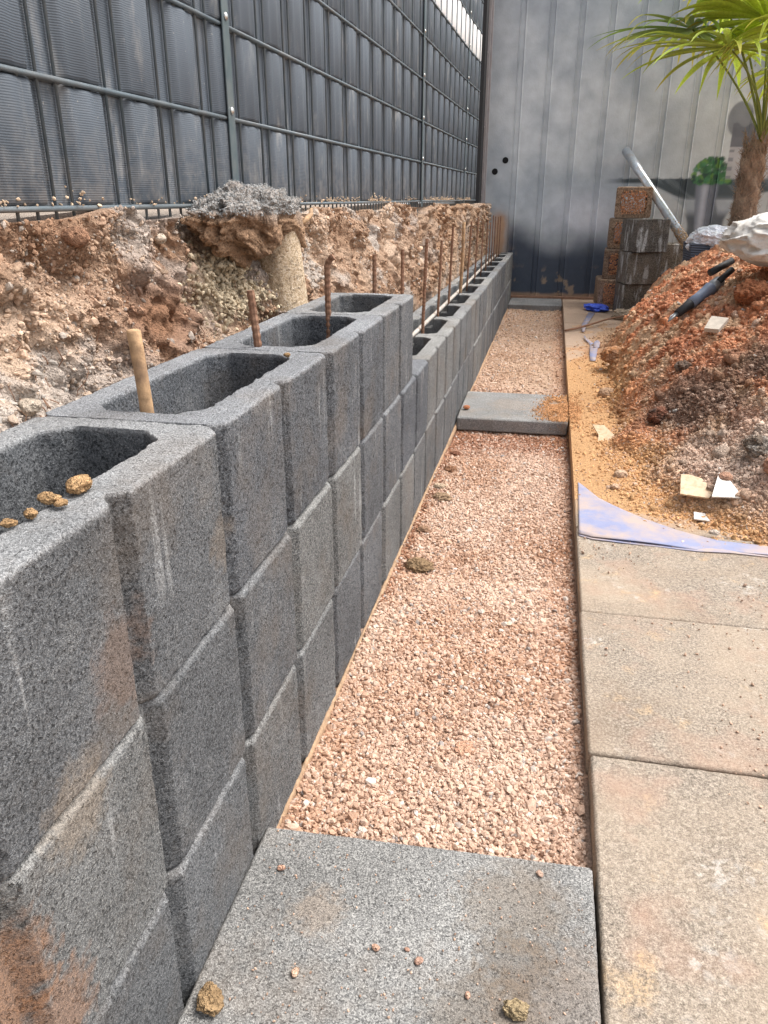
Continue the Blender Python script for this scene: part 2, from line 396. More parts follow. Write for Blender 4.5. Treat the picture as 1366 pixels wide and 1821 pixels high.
me = np_mesh('gravel_base', np.stack([P[:, 0], P[:, 1], zz], 1), grid_faces(len(xs), len(ys)), bed_col(P[:, 0], P[:, 1])*.88)
o = link('path_bed', me, M['soil'], None, True); o['kind'] = 'structure'
def scatter_bed(N, y0, y1, s0, s1, seed, dens=None):
    r = np.random.default_rng(seed); x = r.uniform(-.412, .142, N); y = r.uniform(y0, y1, N)
    if dens is not None:
        k = r.uniform(size=N) < dens(x, y); x, y = x[k], y[k]
    N = len(x); s = r.uniform(s0, s1, N)*np.exp(r.normal(size=N)*.28)
    z = bed_z(x, y) + s*r.uniform(-.45, .55, N)
    c = bed_col(x, y)*.92*np.exp(r.normal(size=(N, 1))*.11)
    u = r.uniform(size=N)
    c = mix(c, (.66,.50,.40), (u > .70)*.6); c = mix(c, (.62,.56,.50), (u < .05)*.8); c = mix(c, (.30,.29,.28), ((u > .05) & (u < .065))*.8)
    return np.stack([x, y, z], 1), s, c
parts_ = [scatter_bed(34000, .93, 2.1, .0032, .0062, 1), scatter_bed(30000, 2.05, 3.85, .0035, .0062, 2),
          scatter_bed(26000, 3.7, 8.5, .004, .0085, 3, lambda x, y: np.clip(.35 + .8*fbm(np.stack([x, y, x*0], 1), 2.2, 3, 31) + .5*(x < -.25), .12, 1))]
pp = [np.concatenate([p[k] for p in parts_]) for k in range(3)]
rs_ = np.random.default_rng(44); N = 5200; sx = rs_.normal(.11, .055, N); sy = rs_.normal(4.03, .17, N); ok = (sx < .30); sx, sy = sx[ok], sy[ok]; N = len(sx)
cl_ = fbm(np.stack([sx, sy, sx*0], 1), 12, 3, 45); ok = cl_ > rs_.uniform(-.5, .3, N); sx, sy = sx[ok], sy[ok]; N = len(sx)
onslab = (sy > 3.79) & (sy < 4.37) & (sx < .142); zb = np.where(onslab | (sx > .15), -1.030, bed_z(sx, sy))
sp_s = rs_.uniform(.002, .0062, N); spill = stones('spilled_soil', np.stack([sx, sy, zb + sp_s*.4 + .012*np.exp(-((sx-.13)/.05)**2-((sy-4.03)/.12)**2)*rs_.uniform(0, 1, N)], 1), sp_s, np.array([[.50,.27,.13]])*np.exp(rs_.normal(size=(N, 1))*.18), M['stone'], 46)
tag(spill, 'orange soil crumbs spilled over the right end of the middle slab', 'soil crumbs', kind='stuff')
N = 2600; sx = rs_.uniform(-.41, .14, N); sy = 3.76 - np.abs(rs_.normal(0, .10, N)); ok = fbm(np.stack([sx, sy, sx*0], 1), 9, 3, 47) + .4*(sx < -.3) > rs_.uniform(-.4, .4, N); sx, sy = sx[ok], sy[ok]
N2 = 900; ex = -.41 + np.abs(rs_.normal(0, .018, N2)); ey = rs_.uniform(1.9, 3.7, N2); sx = np.concatenate([sx, ex]); sy = np.concatenate([sy, ey]); N = len(sx); sp_s = rs_.uniform(.002, .006, N)
crumb = stones('soil_spill', np.stack([sx, sy, bed_z(sx, sy)+.004], 1), sp_s, np.array([[.30,.15,.09]])*np.exp(rs_.normal(size=(N, 1))*.25), M['stone'], 48)
tag(crumb, 'red-brown soil crumbs strewn on the gravel in front of the middle slab', 'soil crumbs', kind='stuff')
o = stones('gravel', pp[0], pp[1], pp[2], M['stone'], 3, jit=.36)
tag(o, 'pinkish crushed gravel filling the trench between block wall and paving', 'gravel', kind='stuff')
# sandy mortar lip along the foot of the wall
yy = np.linspace(.95, 8.9, 700); n_ = fbm(np.stack([yy, yy*0, yy*0], 1), 9, 4, 5)
prof = [(-.42, -1.12), (-.42, -1.076), (-.415, -1.077), (-.412, -1.083), (-.411, -1.10)]
V = np.array([[(x + .004*nn*(k > 1), y, z + .006*nn*(k > 0)) for k, (x, z) in enumerate(prof)] for y, nn in zip(yy, n_)]).reshape(-1, 3)
o = link('wall_footing', np_mesh('wall_footing', V, grid_faces(len(yy), 5)), M['strip_edge'], None, True)
tag(o, 'sandy brown footing edge running along the base of the block wall', 'footing')

# ------------------------------------------------------------------ formwork blocks
HB = .270
def outline(L, T, c=.020, g=.015):
    front = [(c, 0), (L/2-g, 0), (L/2-.003, g*.95), (L/2+.003, g*.95), (L/2+g, 0), (L-c, 0)]
    return front + [(L, c), (L, T-.012), (L-.012, T), (.012, T), (0, T-.012), (0, c)]
def base_block(L=.530, T=.273, H=HB, notch=False, cell=None, chin=.036, groove=True, ch=.009):
    bm = bmesh.new(); o = outline(L, T, g=.020 if groove else .0005)
    x0, x1, y0, y1 = cell or (.040, L-.038, .056, T-.044)
    inn = [(x0+chin, y0), (x1-chin, y0), (x1, y0+chin), (x1, y1-chin), (x1-chin, y1), (x0+chin, y1), (x0, y1-chin), (x0, y0+chin)]
    def ring(pts, z, ins=0):
        return [bm.verts.new((x, y + (ins if y < .004 else 0), z)) for x, y in pts]
    ro = [ring(o, 0, .005), ring(o, .006), ring(o, H-ch), ring(o, H, ch)]
    ri = [ring(inn, 0), ring(inn, H)]
    for rs in (ro, ri):
        for a, b in zip(rs, rs[1:]):
            for k in range(len(a)): bm.faces.new((a[k], a[(k+1) % len(a)], b[(k+1) % len(a)], b[k]))
    for a, b in ((ro[0], ri[0]), (ro[-1], ri[-1])):
        es = [bm.edges.get((r_[k], r_[(k+1) % len(r_)])) for r_ in (a, b) for k in range(len(r_))]
        bmesh.ops.triangle_fill(bm, edges=es, use_beauty=True)
    bmesh.ops.recalc_face_normals(bm, faces=bm.faces)
    me = bpy.data.meshes.new('b'); bm.to_mesh(me); bm.free(); return me
def rough_block(name, base, vox, amp, seed, notch=False, L=.53, T=.273, H=HB):
    ob = bpy.data.objects.new('tmp', base); COL.objects.link(ob); cut = None
    if notch:
        mb = MB(); mb.box(-.02, .06, .135, .205, H-.045, H+.05); mb.box(L-.06, L+.02, .135, .205, H-.045, H+.05)
        cut = mb.build('cut', None); bo = ob.modifiers.new('b', 'BOOLEAN'); bo.operation = 'DIFFERENCE'; bo.object = cut; bo.solver = 'EXACT'
    rm = ob.modifiers.new('r', 'REMESH'); rm.mode = 'VOXEL'; rm.voxel_size = vox
    dg = bpy.context.evaluated_depsgraph_get(); me = bpy.data.meshes.new_from_object(ob.evaluated_get(dg))
    n = len(me.vertices); co = np.empty(n*3, np.float32); me.vertices.foreach_get('co', co); co = co.reshape(-1, 3)
    no = np.empty(n*3, np.float32); me.vertices.foreach_get('normal', no); no = no.reshape(-1, 3)
    D = amp*(.5*fbm(co, 14, 2, seed) + 1.0*fbm(co, 55, 3, seed+3) + .6*vn(co*240, seed+8))
    # crumbled inner rim and lower arris
    inner = (co[:, 1] > .05) & (co[:, 2] > H-.03) & (co[:, 1] < .09)
    D = D - amp*3.0*np.clip(fbm(co, 30, 3, seed+20), 0, 1)*inner
    low = (co[:, 1] < .02) & (co[:, 2] < .03)
    D = D - amp*2.2*np.clip(fbm(co, 26, 3, seed+30), 0, 1)*low
    co = co + no*D[:, None]
    me.vertices.foreach_set('co', co.astype(np.float32).ravel()); me.update()
    bpy.data.objects.remove(ob)
    if cut: bpy.data.objects.remove(cut)
    me.name = name
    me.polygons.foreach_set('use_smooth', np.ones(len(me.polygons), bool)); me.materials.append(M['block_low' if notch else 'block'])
    return me
bb = base_block(ch=.0035); bl = base_block(ch=.007)
top_v = [rough_block('formwork_block', bb, .0030, .0013, 100+k) for k in range(3)]
low_v = [rough_block('formwork_block', bl, .0034, .0012, 200+k, notch=True) for k in range(3)]
far_v = [rough_block('formwork_block', bl, .007, .0010, 300+k, notch=True) for k in range(2)]
XF = -.419
def put_block(me, y0, y1, ztop, label, dx=0.0):
    o = link('formwork_block', me, smooth=True)
    # local x -> world Y, local y -> world -X
    o.rotation_euler = (0, 0, R(90)); o.scale = ((y1-y0-.0035)/.53, 1, (HB-.0035)/HB)
    o.location = (XF+dx, y0, ztop-HB)
    return tag(o, label, 'concrete block', 'hollow concrete blocks of the wall')
Z1, Z2, Z3 = -.281, -.551, -.821
upper = [(-.135,.40,'grey hollow block of the raised top course, nearest and cut off by the photo'),
         (.40,.935,'grey hollow block of the raised top course with tan clay lumps on its rim'),
         (.935,1.475,'grey hollow block of the raised top course with the short wooden dowel in its cell'),
         (1.475,2.005,'grey hollow block of the raised top course with a tilted rebar stub in its cell'),
         (2.005,2.49,'grey hollow block ending the raised top course, bent-over rebar in its cell')]
for k, (a, b, l) in enumerate(upper): put_block(top_v[k % 3], a, b, Z1, l, dx=[0,.001,-.002,.002,-.001][k])
ordw = ['first','second','third','fourth','fifth','sixth','seventh','eighth','ninth','tenth','eleventh','twelfth','thirteenth','fourteenth','fifteenth','sixteenth','seventeenth','eighteenth']
e2 = [-.40+.535*k for k in range(18)]
y = -.395; k = 0
nx = 0
while y < 8.95:
    y2 = min(y+.535, 8.97)
    if y < 2.49-.3: l = f'middle-course grey block under the raised blocks, {ordw[k]} from the near end'
    else:
        l = f'open-topped grey block of the low wall, {ordw[nx]} beyond the raised course'; nx += 1
    v = low_v[k % 3] if y < 4.2 else far_v[k % 2]
    if y2-y > .1: put_block(v, y, y2, Z2, l, dx=random.uniform(-.0025, .0025))
    y = y2; k += 1
y = -.135; k = 0
while y < 8.95:
    y2 = min(y+.535, 8.97); v = low_v[(k+1) % 3] if y < 3.5 else far_v[k % 2]
    if y2-y > .1: put_block(v, y, y2, Z3, f'bottom-course grey block beside the gravel, {ordw[k]} from the near end', dx=random.uniform(-.0025, .0025))
    y = y2; k += 1

# rebars standing in the cells
def rebar_pts(x, y, z0, z1, lx=0, ly=0, bend=0):
    n = 14; P = []
    for i in range(n+1):
        t = i/n; P.append((x + lx*t + bend*.0*t, y + ly*t, z0 + (z1-z0)*t))
    return P
RB = [(1.515,-.172,'short rusty rebar leaning left, cut flat, nearest rebar behind the wooden dowel',.008,-.03,-.012,0),
      (1.97,-.125,'rusty rebar with a bent-over top in the last raised block',.0075,.0,.0,1),
      (2.53,-.168,'faded rusty rebar just behind the end of the raised course, left of two',.0065,0,0,0),
      (3.03,-.182,'slim rusty rebar behind the raised course end, right of two',.0065,0,0,0),
      (3.56,-.168,'rusty rebar in the first open cell of the low wall, leaning slightly',.007,.012,0,0),
      (4.06,-.198,'rusty rebar second along the low wall, short and dark',.006,.012,0,0),
      (4.50,-.145,'tall brown rebar third along the low wall',.0065,.012,0,0),
      (5.49,-.145,'rusty rebar just behind the pale stake on the low wall',.006,.014,0,0),
      (6.05,-.127,'thin rebar second behind the pale stake on the low wall',.006,.006,0,0),
      (6.57,-.171,'thin rebar third behind the pale stake on the low wall',.0055,0,0,0),
      (7.03,-.183,'thin rebar sixth from the grey metal wall',.0055,0,0,0),
      (7.35,-.200,'thin rebar fifth from the grey metal wall',.0055,0,0,0),
      (7.66,-.150,'thin rebar fourth from the grey metal wall',.0055,0,0,0),
      (7.96,-.166,'thin rebar third from the grey metal wall',.0055,0,0,0),
      (8.35,-.175,'thin rebar second from the grey metal wall',.0055,0,0,0),
      (8.7,-.175,'thin rebar closest to the grey metal wall',.0055,0,0,0)]
for (y, zt, lab, r_, lx, ly, bend) in RB:
    mb = MB(); z0 = -1.0
    L = zt - z0; n = int(L/.004) if y < 4.2 else 30
    pts = []; rad = []
    for i in range(n+1):
        t = i/n; z = z0 + L*t; x = -.560 + lx*max(0, (z+.55)/.4); yy_ = y + ly*t
        if bend and z > zt-.045:
            q = (z-(zt-.045))/.045; x += .018*q*q; z -= .012*q*q
        pts.append((x, yy_, z)); rad.append(r_*(1 + (.13 if (i//2) % 2 == 0 else 0)*(y < 4.2)))
    mb.tube(pts, rad, 8)
    o = mb.build('rebar', M['rust'], None, False); tag(o, lab, 'rebar', 'rusty rebars standing in the wall cells')
def stake(x, y, z0, z1, r_, mat, lab, cat, name, tilt=(0, 0)):
    mb = MB(); pts = []; rad = []
    for i in range(16):
        t = i/15; pts.append((x + tilt[0]*t + .0015*math.sin(9*t+1), y + tilt[1]*t, z0+(z1-z0)*t)); rad.append(r_*(1+.03*math.sin(13*t)))
    pts += [(pts[-1][0], pts[-1][1], z1+.002)]; rad += [r_*.8]
    mb.tube(pts, rad, 14); o = mb.build(name, mat, None, True); tag(o, lab, cat); return o
stake(-.552, .995, -.62, -.172, .0098, M['wood'], 'short pale wooden dowel standing in the near block cell', 'dowel', 'wooden_dowel', (-.012, -.004))
stake(-.560, 5.05, -.95, -.139, .010, M['wood'], 'pale wooden stake among the rebars of the low wall', 'stake', 'wooden_stake', (.012, 0))
mb = MB(); mb.tube([(-.582, 2.6, -.566), (-.578, 4.0, -.564), (-.582, 5.6, -.566), (-.59, 7.2, -.564), (-.59, 8.8, -.566)], .0105, 10)
tag(mb.build('steel_rod', M['rod'], None, True), 'long grey steel rod lying lengthwise in the notches of the low wall', 'rod')

# clay lumps on the near rim
for i, (x, y, s, lab) in enumerate([(-.462,.665,.013,'larger tan clay lump on the rim of the nearest open block'), (-.470,.625,.010,'tan clay lump left of the larger one on the block rim'),
                                    (-.455,.622,.006,'small tan crumb below the clay lumps on the block rim'), (-.468,.590,.007,'leftmost tan clay crumb on the near block rim'),(-.474,.567,.006,'tiny tan crumb at the inner edge of the nearest open block'),
                                    (-.482,1.40,.007,'small tan crumb on the rim of the dowel block')]):
    single_rock('clay_lump', (x, y, Z1+s*.45), (s*1.3, s*.95, s*.62), (.46,.29,.15), 40+i, lab, 'clay lump', 'clay lumps on the block rims', sub=4, rough=.5, freq=1.3)

# ------------------------------------------------------------------ earth bank behind the wall
def fx(y): return np.where(np.asarray(y) < 6.64, -.93+.028*np.asarray(y), -.744+.05*(np.asarray(y)-6.64))
def bank_x(y, t):
    top = np.minimum(fx(y)+.035, -.70); bot = -.705
    hollow = .05*np.exp(-((y-1.55)/.28)**2)*np.exp(-((t-.26)/.12)**2) + .06*np.exp(-((y-4.75)/.22)**2)*(t < .3) + .04*np.exp(-((y-2.02)/.13)**2)*np.exp(-((t-.33)/.10)**2)
    return top + (bot-top)*sstep(.0, .42, t) - hollow
def bank_pt(y, t):
    y = np.asarray(y, float); t = np.asarray(t, float)
    zt = -.045 + .012*np.sin(y*5) + .018*vn(np.stack([y*6, y*0, y*0], 1), 3) - .06*np.exp(-((y-4.85)/.10)**2)
    zt = zt - .02*sstep(5, 7, y)
    z = zt + (-1.12-zt)*t
    P = np.stack([y, z, y*0], 1)
    big = fbm(P, 5.0, 2, 51); mid_ = fbm(P, 16, 3, 52); fine = fbm(P, 60, 3, 53)
    rid = 1-np.abs(fbm(P, 9, 3, 54))*2
    lump_ = 1-2*np.abs(fbm(P + .03*mid_[:, None], 22, 2, 57)); d = .050*big + .046*mid_ + .018*fine + .014*rid + .016*lump_ - .026
    x = bank_x(y, t) + d
    x = np.where((z < -.22), np.minimum(x, -.699), x)
    z2 = z + .02*fbm(P+9, 12, 3, 55)*(t > .02)
    return x, z2, P
ys = np.concatenate([np.linspace(.15, 3.2, 620), np.linspace(3.21, 9.3, 560)]); ts = np.concatenate([np.linspace(0, .5, 105), np.linspace(.51, 1, 12)])
Yg, Tg = np.meshgrid(ys, ts, indexing='ij')
def bank_col(y, z):
    P = np.stack([y, z, y*0], 1)
    c = mix((.37,.235,.155), (.57,.42,.31), sstep(-.2, .35, fbm(P, 5, 4, 61)))
    g = sstep(.08, .30, fbm(P, 6.5, 4, 62)); c = mix(c, (.50,.46,.42), g*.7)
    c = mix(c, (.19,.09,.05), sstep(.1, .4, fbm(P+5, 3.5, 3, 63))*.35)
    br = np.exp(-((y-1.55)/.25)**2)*np.exp(-((z+.24)/.09)**2); c = mix(c, (.30,.165,.10), np.clip(br*1.1, 0, 1))
    bg_ = np.exp(-((y-1.93)/.13)**4)*np.exp(-((z+.20)/.07)**4); c = mix(c, (.62,.50,.36), np.clip(bg_, 0, 1))
    far = sstep(4, 5.5, y); c = mix(c, (.36,.22,.13), far*.45)
    return c
xg, zg, P = bank_pt(Yg.ravel(), Tg.ravel())
V = np.stack([xg, Yg.ravel(), zg], 1); C = bank_col(Yg.ravel(), zg)
nb_ = len(ys); nt_ = len(ts)
# top shelf going back behind the fence
back = V.reshape(nb_, nt_, 3)[:, 0].copy(); b1 = back.copy(); b1[:, 0] = -1.4; b1[:, 2] = -.07; b2 = back.copy(); b2[:, 0] = -9; b2[:, 2] = -.1
V2 = np.concatenate([np.stack([b2, b1], 1), V.reshape(nb_, nt_, 3)], 1).reshape(-1, 3)
C2 = np.concatenate([np.tile(np.array([[[.4,.33,.27]]]), (nb_, 2, 1)), C.reshape(nb_, nt_, 3)], 1).reshape(-1, 3)
o = link('earth_bank', np_mesh('earth_bank', V2, grid_faces(nb_, nt_+2), C2), M['soil'], None, True); o['kind'] = 'structure'
r = np.random.default_rng(77)
def bank_scatter(N, y0, y1, s0, s1, seed, tmax=.42):
    r = np.random.default_rng(seed); y = r.uniform(y0, y1, N); t = r.uniform(0, tmax, N)
    x, z, P = bank_pt(y, t)
    clump = fbm(P, 7, 3, 70+seed)
    brn = np.exp(-((y-1.55)/.22)**2)*np.exp(-((z+.24)/.08)**2)
    k = (clump > r.uniform(-.30, .45, N)) & (r.uniform(size=N) > brn*1.05); y, x, z, clump = y[k], x[k], z[k], clump[k]
    N = len(y); s = r.uniform(s0, s1, N)*np.exp(r.normal(size=N)*.38)
    c = bank_col(y, z)*np.exp(r.normal(size=(N, 1))*.13)*1.05
    u = r.uniform(size=N); c = mix(c, (.42,.39,.35), (u > .86)*.7); c = mix(c, (.46,.33,.23), (u < .25)*.6)
    return np.stack([x + s*.3, y, z], 1), s, c
A = [bank_scatter(34000, .3, 1.8, .0016, .0040, 1), bank_scatter(3000, .3, 2.3, .0035, .0065, 2), bank_scatter(24000, 1.6, 4.2, .0022, .0055, 3), bank_scatter(9000, 4, 9, .004, .009, 4), bank_scatter(450, 2.3, 6, .007, .013, 6),
     bank_scatter(160, .4, 1.6, .007, .012, 5)]
# beige crushed-stone pocket left of the footing
N = 1100; y = r.normal(1.93, .085, N); z = r.normal(-.21, .045, N); s = r.uniform(.0045, .0095, N)
t = np.clip((-.045-z)/1.075, 0, 1); x, z_, _ = bank_pt(y, t)
c = np.tile(np.array([[.50,.41,.29]]), (N, 1))*np.exp(r.normal(size=(N, 1))*.22)
A.append((np.stack([x + r.uniform(0, .022, N), y, z_], 1), s, c))
# grit lying on the bottom wire of the fence
N = 3500; y = r.uniform(.4, 7, N); y = y[fbm(np.stack([y, y*0, y*0], 1), 4, 3, 8) > r.uniform(-.4, .3, N)]; N = len(y)
A.append((np.stack([fx(y) + r.uniform(-.006, .016, N), y, -.014 + np.abs(r.normal(size=N))*.010], 1), r.uniform(.002, .005, N), np.tile(np.array([[.55,.42,.30]]), (N, 1))*np.exp(r.normal(size=(N, 1))*.2)))
pp = [np.concatenate([a[k] for a in A]) for k in range(3)]
tag(stones('bank_rubble', pp[0], pp[1], pp[2], M['stone'], 9, flat=0, jit=.33), 'brown and grey rubble and stones caught in the cut earth bank under the fence', 'rubble', kind='stuff')
# soil roots
mb = MB()
for i in range(110):
    y = random.choice([random.uniform(.6, 1.1), random.uniform(.6, 2.0), random.uniform(.9, 1.5)]); t = random.uniform(.12, .38)
    x, z, _ = bank_pt([y], [t]); x = float(x[0])+.008; z = float(z[0]); P_ = []
    a, b = random.uniform(-.02, .02), random.uniform(-.09, -.03)
    for q in range(6): P_.append((x + .01*math.sin(q), y + a*q/5 + random.uniform(-.003, .003), z + b*q/5))
    mb.tube(P_, random.uniform(.0006, .0013), 4)
tag(mb.build('roots', M['stick']), 'fine brown roots hanging from the cut earth bank', 'roots', kind='stuff')

# bigger rocks in the bank
for i, (y, t, s, c, lab) in enumerate([(.62,.36,.036,(.50,.32,.18),'round tan boulder at the left edge just above the block wall'),
        (1.30,.025,.024,(.34,.19,.12),'brown stone wedged directly under the bottom fence wire'),
        (.83,.285,.022,(.55,.43,.32),'pale angular stone in the bank above the near block'),
        (1.03,.245,.018,(.60,.50,.40),'flat whitish stone left of the wooden dowel in the bank'),
        (1.68,.030,.015,(.62,.52,.42),'pale stone under the fence wire left of the gritty lump')]):
    x, z, _ = bank_pt([y], [t]); single_rock('bank_stone', (float(x[0])+.012, y, float(z[0])), (s, s*1.1, s*.8), c, 60+i, lab, 'stone', rough=.25, freq=1.3, sub=4)

# gritty mortar lump and the round footing under it
V, Fb = ico(6); Vn = V.copy()
n1 = fbm(V, 2.3, 5, 81, .6); V = V*(1 + .40*n1 + .16*fbm(V, 5, 4, 85, .65) - .18*np.abs(fbm(V, 3.6, 3, 86)))[:, None]
V = V*np.array([.095, .30, .088]); V[:, 2] = np.where(V[:, 2] > 0, V[:, 2]*.85, V[:, 2]*1.15) + .03*fbm(V, 14, 4, 82)*.6; V[:, 0] += .012*fbm(V, 25, 3, 83)
V[:, 2] -= .045*np.exp(-((V[:, 1]-.16)/.05)**2)*(V[:, 2] < 0) + .03*np.exp(-((V[:, 1]+.10)/.07)**2)*(V[:, 2] < 0)
topm = sstep(-.012, .018, V[:, 2] + .012*fbm(V, 12, 3, 84))
C = mix(np.array([.34,.215,.135])*np.exp(.7*n1[:, None]), (.36,.355,.345), topm*.8)
lump = link('mortar_lump', np_mesh('mortar_lump', V, Fb, C), M['clod'], None, True); lump.location = (-.800, 2.10, -.040)
tag(lump, 'gritty grey-topped lump of mortar and soil bulging over the fence foot', 'mortar lump')
r = np.random.default_rng(12); k = r.choice(len(V), 15000); k = k[(topm[k] > .3)]
pl = V[k]*1.0 + r.normal(size=(len(k), 3))*.0015
g_ = stones('grit_crust', pl, r.uniform(.0014, .0034, len(k)), np.tile(np.array([[.34,.34,.335]]), (len(k), 1))*np.exp(r.normal(size=(len(k), 1))*.25), M['stone'], 5, parent=lump); g_['kind'] = 'stuff'
th = np.linspace(0, 2*math.pi, 73)[:-1]; zs = np.linspace(0, 1.0, 70)
TH, ZS = np.meshgrid(th, zs, indexing='ij'); P = np.stack([np.cos(TH).ravel(), np.sin(TH).ravel(), ZS.ravel()*4], 1)
rr = .064 + .045*np.clip(ZS.ravel(), 0, .35) + .008*fbm(P, 1.5, 4, 91) + .0015*fbm(P, 9, 3, 92)
V = np.stack([rr*P[:, 0], rr*P[:, 1] + .03*ZS.ravel(), -ZS.ravel()], 1); Fc = grid_faces(73, 70)
idx = np.arange(73*70).reshape(73, 70) % (72*70); Fc = idx.ravel()[Fc]
ft = link('concrete_footing', np_mesh('concrete_footing', V, Fc), M['foot'], None, True); ft.location = (-.775, 2.20, -.085); ft.rotation_euler = (0, R(-3), 0)
tag(ft, 'round pale concrete post footing exposed in the bank behind the last raised blocks', 'footing')
mb = MB(); mb.tube([(-.75,2.33,-.075),(-.735,2.37,-.060),(-.735,2.42,-.048),(-.745,2.46,-.032)], [.008,.009,.008,.005], 8)
tag(mb.build('root_stub', M['wood'], None, True), 'pale broken root end sticking out right of the gritty lump', 'root')

# ------------------------------------------------------------------ fence
fence = empty('privacy_fence', (0, 0, 0)); tag(fence, 'dark grey wire mat fence with woven privacy strips above the earth bank', 'fence')
RS = .212; ZB = -.018; VS = .0535
segs = [(.0, 2.13), (2.13, 4.83), (4.83, 6.64), (6.64, 7.32)]
def fpt(y): return float(fx(y))
NR = 9
for si, (ya, yb) in enumerate(segs):
    mb = MB()
    xa, xb = fpt(ya), fpt(yb)
    for k in range(NR+1):
        z = ZB + RS*k
        for off in (.0065, -.0075):
            mb.tube([(xa+off, ya+.01, z), (xb+off, yb-.01, z)], .0052, 8)
    L = yb - ya; nv = int(L/VS); P0 = [.0083, .032, .015, .012][si]
    phase = [3, 0, 2, 1][si]
    for j in range(nv+1):
        y = ya + P0 + j*VS; x = fpt(y)
        if y > yb - .004: continue
        mb.tube([(x, y, ZB-.034), (x, y, ZB+RS*NR)], .0034, 6)
    mb.build('wire_mat', M['wire'], fence, True)
    # woven strips, one per row
    for k in range(NR):
        z0 = ZB + RS*k + .002; z1 = ZB + RS*(k+1) - .002
        ys = np.arange(ya-.006, yb+.006, .0055)
        u = ((ys - ya - P0)/VS + phase) % 4          # rods at integers; rods 0 and 1 in front, 2 and 3 hidden
        bul = sstep(1.18, 1.62, u)*(1-sstep(3.38, 3.82, u))
        dip = .0025*np.cos((u-2.5)*2*math.pi/1.3)*bul
        xo = -.0062 + .0150*bul + dip + .001*fbm(np.stack([ys, ys*0+k, ys*0], 1), 2.5, 2, 5+si)
        nz = 9; V = []
        for q in range(nz):
            zt = [0,.012,.03,.06,.5,.94,.97,.988,1][q]; tap = min(1.0, .12 + .88*math.sin(min(1, min(zt, 1-zt)/.055)*math.pi/2)); V.append(np.stack([fx(ys)+(xo+.0062)*tap-.0062, ys, ys*0 + z0 + (z1-z0)*zt], 1))
        V = np.stack(V, 1)
        off = V + np.array([-.0012, 0, 0])
        A_ = V.reshape(-1, 3); me = np_mesh('privacy_strip', A_, grid_faces(len(ys), nz)); o = link('privacy_strip', me, M['white_strip'] if k == 5 and si >= 2 else M['strip'], fence, True)
        if k == 5 and si >= 2: o['label'] = 'white privacy strip at the far top end of the fence'
        sm = o.modifiers.new('s', 'SOLIDIFY'); sm.thickness = .0014; sm.offset = -1
for pi, (y, z0) in enumerate([(2.13, -.4), (4.83, -.5), (6.64, -.3)]):
    x = fpt(y)
    p = MB().box(x-.056, x-.012, y-.022, y+.022, z0, 2.0, bev=.002).build('post', M['post'], fence)
    c = MB().box(x+.0125, x+.0165, y-.021, y+.021, ZB-.03 if pi else -.05, 2.0, bev=.001).build('clamp_bar', M['post'], fence)
    for k in range(1, NR):
        z = ZB + RS*k + .018
        MB().tube([(x+.0165, y, z), (x+.0195, y, z), (x+.0225, y, z)], [.0095, .009, .0045], 12).build('bolt', M['bolt'], c, True)

# ------------------------------------------------------------------ painted metal wall
wall = empty('painted_metal_wall', (0, 9, -1.03)); tag(wall, 'ribbed sheet metal building side sprayed with a grey cloud mural', 'metal wall')
ribs = [-.462+.2885*k for k in range(13)]
xs = set(np.round(np.arange(-.77, 3.1, .012), 4).tolist())
for rx in ribs:
    for d in (-.028, -.0265, -.0235, -.0220, .0220, .0235, .0265, .028): xs.add(round(rx+d, 4))
xs = np.array(sorted(xs)); zs = np.arange(-1.01, 1.95, .012)
Xg, Zg = np.meshgrid(xs, zs, indexing='ij'); xf, zf = Xg.ravel(), Zg.ravel()
yo = np.zeros_like(xf)
for rx in ribs:
    a = np.abs(xf-rx); yo -= .011*(1-sstep(.0220, .0268, a))
    yo += .007*(np.exp(-((a-.0275)/.0015)**2))
P = np.stack([xf, zf, xf*0], 1)
def E_(cx, cz, rx, rz, soft=.15, ang=0):
    dx, dz = xf-cx, zf-cz; c_, s_ = math.cos(ang), math.sin(ang); u = (dx*c_+dz*s_)/rx; v = (-dx*s_+dz*c_)/rz
    return 1-sstep(1-soft, 1+soft, np.sqrt(u*u+v*v))
cl = fbm(P, 1.6, 4, 201)*.7 + fbm(P, 5, 3, 202)*.45
C = mix((.30,.34,.385), (.51,.55,.58), sstep(-.45, .45, cl))
C = mix(C, (.60,.63,.61), sstep(.5, 1.6, xf)*sstep(-.1, .3, zf)*(1-sstep(.7, 1.3, zf))*.7)
C = mix(C, (.30,.33,.37), sstep(1.0, 1.8, zf)*.35)
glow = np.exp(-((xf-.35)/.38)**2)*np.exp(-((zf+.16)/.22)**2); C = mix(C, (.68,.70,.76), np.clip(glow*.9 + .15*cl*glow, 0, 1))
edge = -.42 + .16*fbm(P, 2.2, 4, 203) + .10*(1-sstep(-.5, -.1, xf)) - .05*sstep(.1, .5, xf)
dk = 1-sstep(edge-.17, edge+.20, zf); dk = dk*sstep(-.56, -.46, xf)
C = mix(C, (.030,.045,.075), dk*.94)
